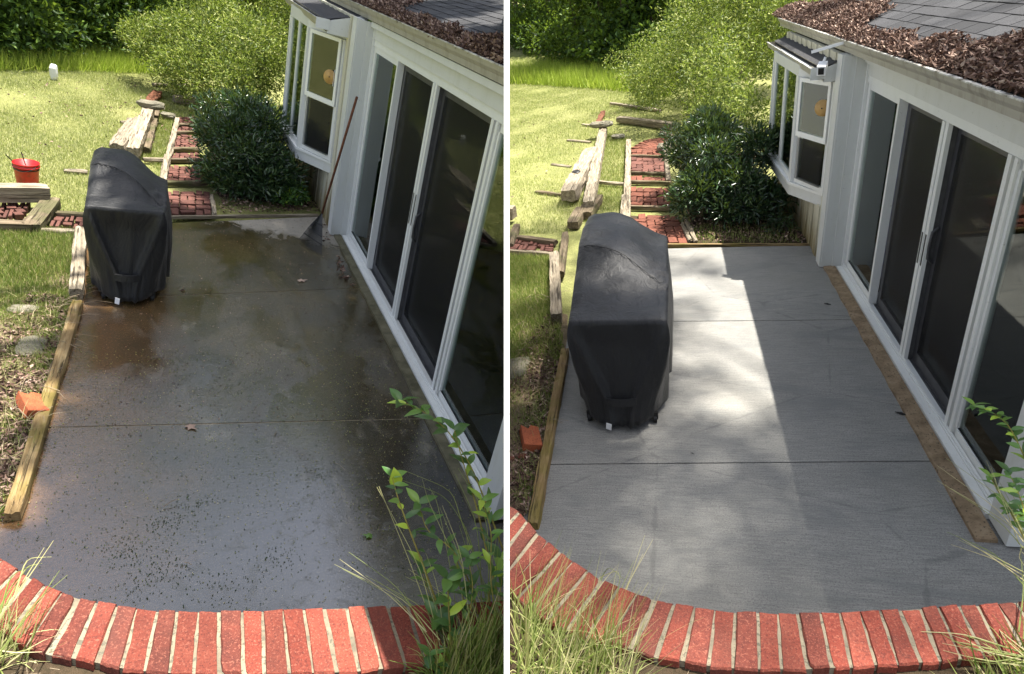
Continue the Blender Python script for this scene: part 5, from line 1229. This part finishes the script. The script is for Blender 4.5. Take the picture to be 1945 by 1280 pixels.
pathp = Q((1192, 465), (1312, 465), (1270, 262), (1195, 262)); stepp = Q((960, 484), (1056, 486), (1056, 440), (960, 440))
grassfield(Y, 'lawn_grass', 'short sunlit lawn grass of the right yard', Q((940, 440), (1075, 440), (1110, 420), (1400, 445), (1330, 215), (1300, 165), (940, 160)), 260000, .055, .009, 'grass', [pathp, stepp, dr['bed']], .6, z=-.035, cat='lawn', zf=lambda P: .02*np.sin(P[:, 0]*3)*np.sin(P[:, 1]*2))
grassfield(Y, 'bank_grass', 'mixed green and dry grass on the bank left of the clean patio', Q((930, 935), (990, 960), (1010, 960), (1070, 665), (1050, 490), (930, 485)), 60000, .085, .008, 'dullgrass', [], .6, z=.0,
           mask=lambda P: (np.sin(P[:, 0]*9+P[:, 1]*3)+np.sin(P[:, 1]*5-P[:, 0]*4)+(P[:, 1]-4.4)*1.3+RNG.normal(0, .7, len(P))) > .2)
grassfield(Y, 'bank_straw', 'bleached straw on the right bank', Q((940, 940), (1000, 985), (1070, 665), (1050, 560), (940, 560)), 2600, .17, .004, 'strawgrass', [], 1.6, 2, z=.03)
P = scatter(Y, Q((950, 940), (1008, 990), (1070, 668), (1040, 600), (950, 740)), 3600, (), .035); litter(Y, 'leaf_mulch', 'brown leaf scraps on the right bank', P, .05, .02)
twigs(Y, 'twigs', 'dry twigs scattered on the right bank', scatter(Y, Q((950, 940), (1005, 985), (1085, 600), (1060, 540), (980, 580)), 240, (), .03), .16)
grassfield(Y, 'tall_grass', 'tall bright grass strip before the woods on the right', Q((930, 161), (1000, 160), (1120, 168), (1270, 182), (1300, 150), (1170, 138), (1060, 128), (930, 118)), 70000, .60, .03, 'tallgrass', [], .55, z=-.05, dirn=(.1, -.1, 0))
grassfield(Y, 'path_grass', 'sparse grass between the timbers and the right path', Q((1120, 395), (1190, 400), (1194, 262), (1150, 250)), 9000, .07, .007, 'dullgrass', [pathp], .6)
P = scatter(Y, Q((1310, 460), (1535, 462), (1480, 380), (1290, 400)), 1500, (), .02); litter(Y, 'bed_litter', 'brown leaves in the bed under the right shrubs', P, .05, .022)
grassfield(Y, 'bed_grass', 'thin weeds along the far edge of the clean patio', Q((1310, 462), (1520, 462), (1500, 425), (1320, 430)), 1500, .10, .006, 'dullgrass', [], .8, 2, z=.0)

P = scatter(Y, Q((965, 400), (1190, 300), (1200, 200), (965, 180)), 180, (), .01); litter(Y, 'lawn_leaves', 'small brown leaves sprinkled on the right lawn', P, .06, .035)
sprig(Y, 'vine', 'vine with curling leaves crossing the nearest glass of the right house', 'vine', [(1960, 900), (1938, 850), (1915, 805), (1880, 780), (1850, 770)], (2.6, 3.0), 26, .066, .024, .0035, 3)
sprig(Y, 'weed', 'weed with one yellow leaf at the foot of the right glass door', 'weed', [(1950, 1030), (1925, 980), (1900, 940), (1880, 905)], (2.2, 2.7), 10, .055, .022, .005, 3)
sprig(Y, 'weed', 'leafy weed against the white corner board at the right edge', 'weed', [(1960, 1020), (1945, 965), (1930, 925), (1915, 895)], (2.1, 2.5), 20, .06, .022, .004, 3)
sprig(Y, 'weed', 'weed hanging from the right edge over the corner of the clean patio', 'weed', [(1990, 1010), (1965, 985), (1940, 975), (1915, 965)], (2.0, 2.4), 13, .06, .022, .004, 3)
ls = [[(1960, 1050, 2.0), (1900, 970, 2.3), (1780, 884, 2.7)], [(1960, 1060, 2.0), (1900, 990, 2.3), (1795, 921, 2.6)], [(1955, 1110, 1.9), (1880, 1055, 2.1), (1816, 1017, 2.3)], [(1955, 1100, 1.9), (1890, 1062, 2.1), (1806, 1034, 2.3)], [(1955, 1085, 1.9), (1935, 1060, 2.1), (1940, 1040, 2.2)],
      [(1952, 1030, 2.1), (1915, 960, 2.4), (1880, 900, 2.6)], [(1958, 1035, 2.1), (1920, 965, 2.4), (1870, 885, 2.7)], [(1950, 1025, 2.1), (1925, 965, 2.4), (1893, 905, 2.7)], [(1935, 1200, 1.6), (1945, 1120, 1.8), (1938, 1040, 2.1)],
      [(1960, 1245, 1.5), (1830, 1205, 1.6), (1700, 1196, 1.65), (1615, 1207, 1.62)], [(1960, 1250, 1.5), (1850, 1225, 1.55), (1760, 1208, 1.6), (1700, 1200, 1.62)], [(1970, 1260, 1.45), (1860, 1235, 1.5), (1790, 1222, 1.55)], [(1970, 1270, 1.4), (1900, 1205, 1.6), (1890, 1160, 1.75)],
      [(1970, 1255, 1.5), (1900, 1262, 1.45), (1820, 1252, 1.5)]]
stalks(Y, 'straw_stalks', 'thin straw coloured grass stalks reaching in from the right edge over the clean patio', 'grass', ls, r=.0024, kind='stuff')
roots = scatter(Y, Q((1850, 1300), (1960, 1255), (2050, 1300), (2050, 1400), (1850, 1400), z=1.1), 500, (), 1.14)
if len(roots): V, Fa, r_ = blades(roots, .22, .008, .7, 4, dirn=(-.4, .1, 0)); tag(place(Y, mesh_np('corner_grass', V, Fa, MT['dullgrass'], rnd=r_), 'corner_grass'), 'grass in front of the bricks in the lower right corner', 'grass', kind='stuff')
roots = scatter(Y, Q((930, 1165), (1010, 1190), (1110, 1250), (1200, 1290), (1180, 1420), (930, 1420), z=1.1), 1000, (), 1.14)
V, Fa, r_ = blades(roots, .38, .0055, .5, 5, dirn=(.35, .25, 0)); tag(place(Y, mesh_np('grass_clump', V, Fa, MT['strawgrass'], rnd=r_), 'grass_clump'), 'big clump of long pale grass spilling over the bricks at the lower left of the right yard', 'grass', kind='stuff')
roots = roots[::3]; V, Fa, r_ = blades(roots, .26, .012, .6, 4, dirn=(.2, .2, 0)); tag(place(Y, mesh_np('grass_leaves', V, Fa, MT['dullgrass'], rnd=r_), 'grass_leaves'), 'broader green blades inside the long pale grass clump', 'grass', kind='stuff')
stalks(Y, 'clump_stalks', 'single long stalks rising from the pale grass clump on to the patio', 'grass', [[(1150, 1290, 1.4), (1170, 1140, 1.7), (1204, 1065, 1.9)], [(1130, 1290, 1.4), (1170, 1150, 1.7), (1240, 1025, 2.0)], [(1110, 1260, 1.4), (1130, 1100, 1.8), (1174, 1082, 1.8), (1178, 1105, 1.75)], [(1160, 1250, 1.5), (1185, 1170, 1.6), (1215, 1120, 1.75)], [(1000, 1250, 1.4), (1100, 1200, 1.5), (1225, 1197, 1.55)], [(960, 1160, 1.6), (1010, 1110, 1.7), (1060, 1060, 1.85)]], kind='stuff')
twigs(Y, 'soil_twigs', 'needles and bits on the dark soil below the right bricks', scatter(Y, Q((1100, 1240), (1960, 1250), (1960, 1400), (1100, 1400), z=1.1), 900, (), 1.14), .05, .0012)

gt = 'trees at the edge of the right woods'
specs = [(975, 122, 7, 'leftmost tree of the right woods'), (1030, 126, 8, 'second tree from the left in the right woods'), (1085, 132, 7, 'dark tree above the long cracked timber in the right woods'), (1135, 138, 8, 'tree in the middle of the right woods'), (1180, 142, 7, 'tree just left of the light shrub in the right woods'), (1235, 140, 8, 'tree behind the left side of the light shrub, right yard'), (1320, 140, 8, 'tree behind the top of the light shrub, right yard')]
for i, (px, py, h, lab) in enumerate(specs):
    b = G(px, py); b.y += 2+.8*(i % 2); b = Vector((b.x, b.y, max(0, (b.y-31)*.1))); rr = random.Random(i+50)
    lob = [((b.x+rr.uniform(-.8, .8), b.y+rr.uniform(-.3, 1.), b.z+h*f), (rr.uniform(1.6, 2.3), 1.6, rr.uniform(1.1, 1.5))) for f in (.2, .42, .65, .88)]
    tree(Y, lab, tuple(b), h, lob, 5200, .26, .14, .15, gt)
Y = YR
lob = []
for px in range(930, 1420, 38):
    b = G(px, 114+(px-930)*.09); lob.append(((b.x, b.y+1.2, max(0, (b.y-30)*.1)+.7), (2.0, 1.3, 1.1)))
tag(cloud(Y, 'undergrowth', lob, 20000, .24, .12, 'forest', shell=.2, jit=.8), 'dark tangled undergrowth at the foot of the right woods', 'undergrowth', kind='stuff')
lob = [((x, 47+2*math.sin(x), 5.+1.5*math.sin(x*1.7)), (3.0, 2.0, 4.6)) for x in np.arange(-16, 26, 2.8)]
tag(cloud(Y, 'far_woods', lob, 30000, .5, .28, 'forest', shell=.1), 'dense far woodland closing the view behind the right yard', 'woods', kind='stuff')
ss = Y.sun; hz = 24.
lob = [(up(x, y, hz+.5*math.sin(x*3+y)), (r_, r_, .6)) for x, y, r_ in ((-.6, 8.0, .7), (.35, 7.6, .3), (-.8, 6.4, .8), (.05, 6.4, .35), (-.5, 5.6, .7), (-.7, 4.8, .8), (.45, 4.1, .35), (-.2, 3.9, .8), (.95, 4.1, .5), (1.2, 3.9, .45), (-1.1, 3.6, .9), (.05, 4.9, .35),
        (.1, 3.0, 1.3), (-.2, 2.2, 1.2), (.95, 3.3, .6), (.85, 2.6, .6), (-1.6, 6, .7), (-1.5, 4.6, .6), (-2, 9, .8), (.9, 9.8, .6), (.1, 10.5, .4), (-1.3, 10.5, .6), (-2.2, 7.5, .6))]
tree(Y, 'very tall thin crowned tree beside the clean patio, outside the right edge', (11.5, -1.0, 0), 25, lob, 9000, .16, .09, .2, limbs=4, name='shade_tree', keep_lobes=True)['_keep'] = 1

# ------------------------------------------------------------------ white wall standing in for the divider line between the two yards
m = MB(); t = .0066; sl = math.tan(PITCH); Zt = 3.36; d0 = 1.50
def yfront(z):   # raked front end, square to the slope of the sight line down the yard
    return (d0+(z-CAMLOC.z)*math.sin(PITCH))/math.cos(PITCH)
zb = -2.; pr = [(yfront(zb), zb), (16, zb-1), (16, Zt-.3), (yfront(Zt), Zt)]
m.add([(-t, y, z) for y, z in pr]+[(t, y, z) for y, z in pr], [(0, 1, 2, 3), (7, 6, 5, 4), (0, 4, 5, 1), (1, 5, 6, 2), (2, 6, 7, 3), (3, 7, 4, 0)])
me = bpy.data.meshes.new('dividing_wall'); me.from_pydata(m.v, [], m.f); me.materials.append(MT['wall'])
dw = bpy.data.objects.new('dividing_wall', me); COL.objects.link(dw); tag(dw, 'tall thin white wall seen end on, standing in for the divider line between the wet yard and the clean yard', 'wall')

# ------------------------------------------------------------------ each yard ends at the dividing wall
import bmesh
bpy.context.view_layer.update()
EPS = .0085
keepers = {o for o, _ in ALL if '_keep' in o.keys()}
dead = []
split = {}
for o, Yd in ALL:
    if o.type != 'MESH': continue
    if o in keepers or (o.parent and o.parent in keepers): continue
    M = o.matrix_world; me = o.data; n = len(me.vertices)
    co = np.empty(n*3, np.float32); me.vertices.foreach_get('co', co); co = co.reshape(-1, 3)
    Mx = np.array(M); x = (co@Mx[0, :3]+Mx[0, 3])*Yd.side
    if x.min() > EPS: continue
    if x.max() < EPS: dead.append(o); continue
    if me.users > 1: me = me.copy(); o.data = me
    bm = bmesh.new(); bm.from_mesh(me)
    L = M.inverted(); pc = L@Vector((EPS*Yd.side, 0, 0)); nn = (M.to_3x3().transposed()@Vector((Yd.side, 0, 0))).normalized()
    bmesh.ops.bisect_plane(bm, geom=bm.verts[:]+bm.edges[:]+bm.faces[:], plane_co=pc, plane_no=nn, clear_inner=True)
    bm.to_mesh(me); bm.free(); me.update()
    if len(me.polygons) == 0: dead.append(o)
for o in dead:
    for c in list(o.children): bpy.data.objects.remove(c)
    bpy.data.objects.remove(o)
for o in list(COL.objects):
    if o.type == 'EMPTY' and not o.children: bpy.data.objects.remove(o); continue
    for k in ('_b', '_keep'):
        if k in o.keys(): del o[k]
print('objects', len(COL.objects), 'tris', sum(len(o.data.polygons)*1 for o in COL.objects if o.type == 'MESH'))
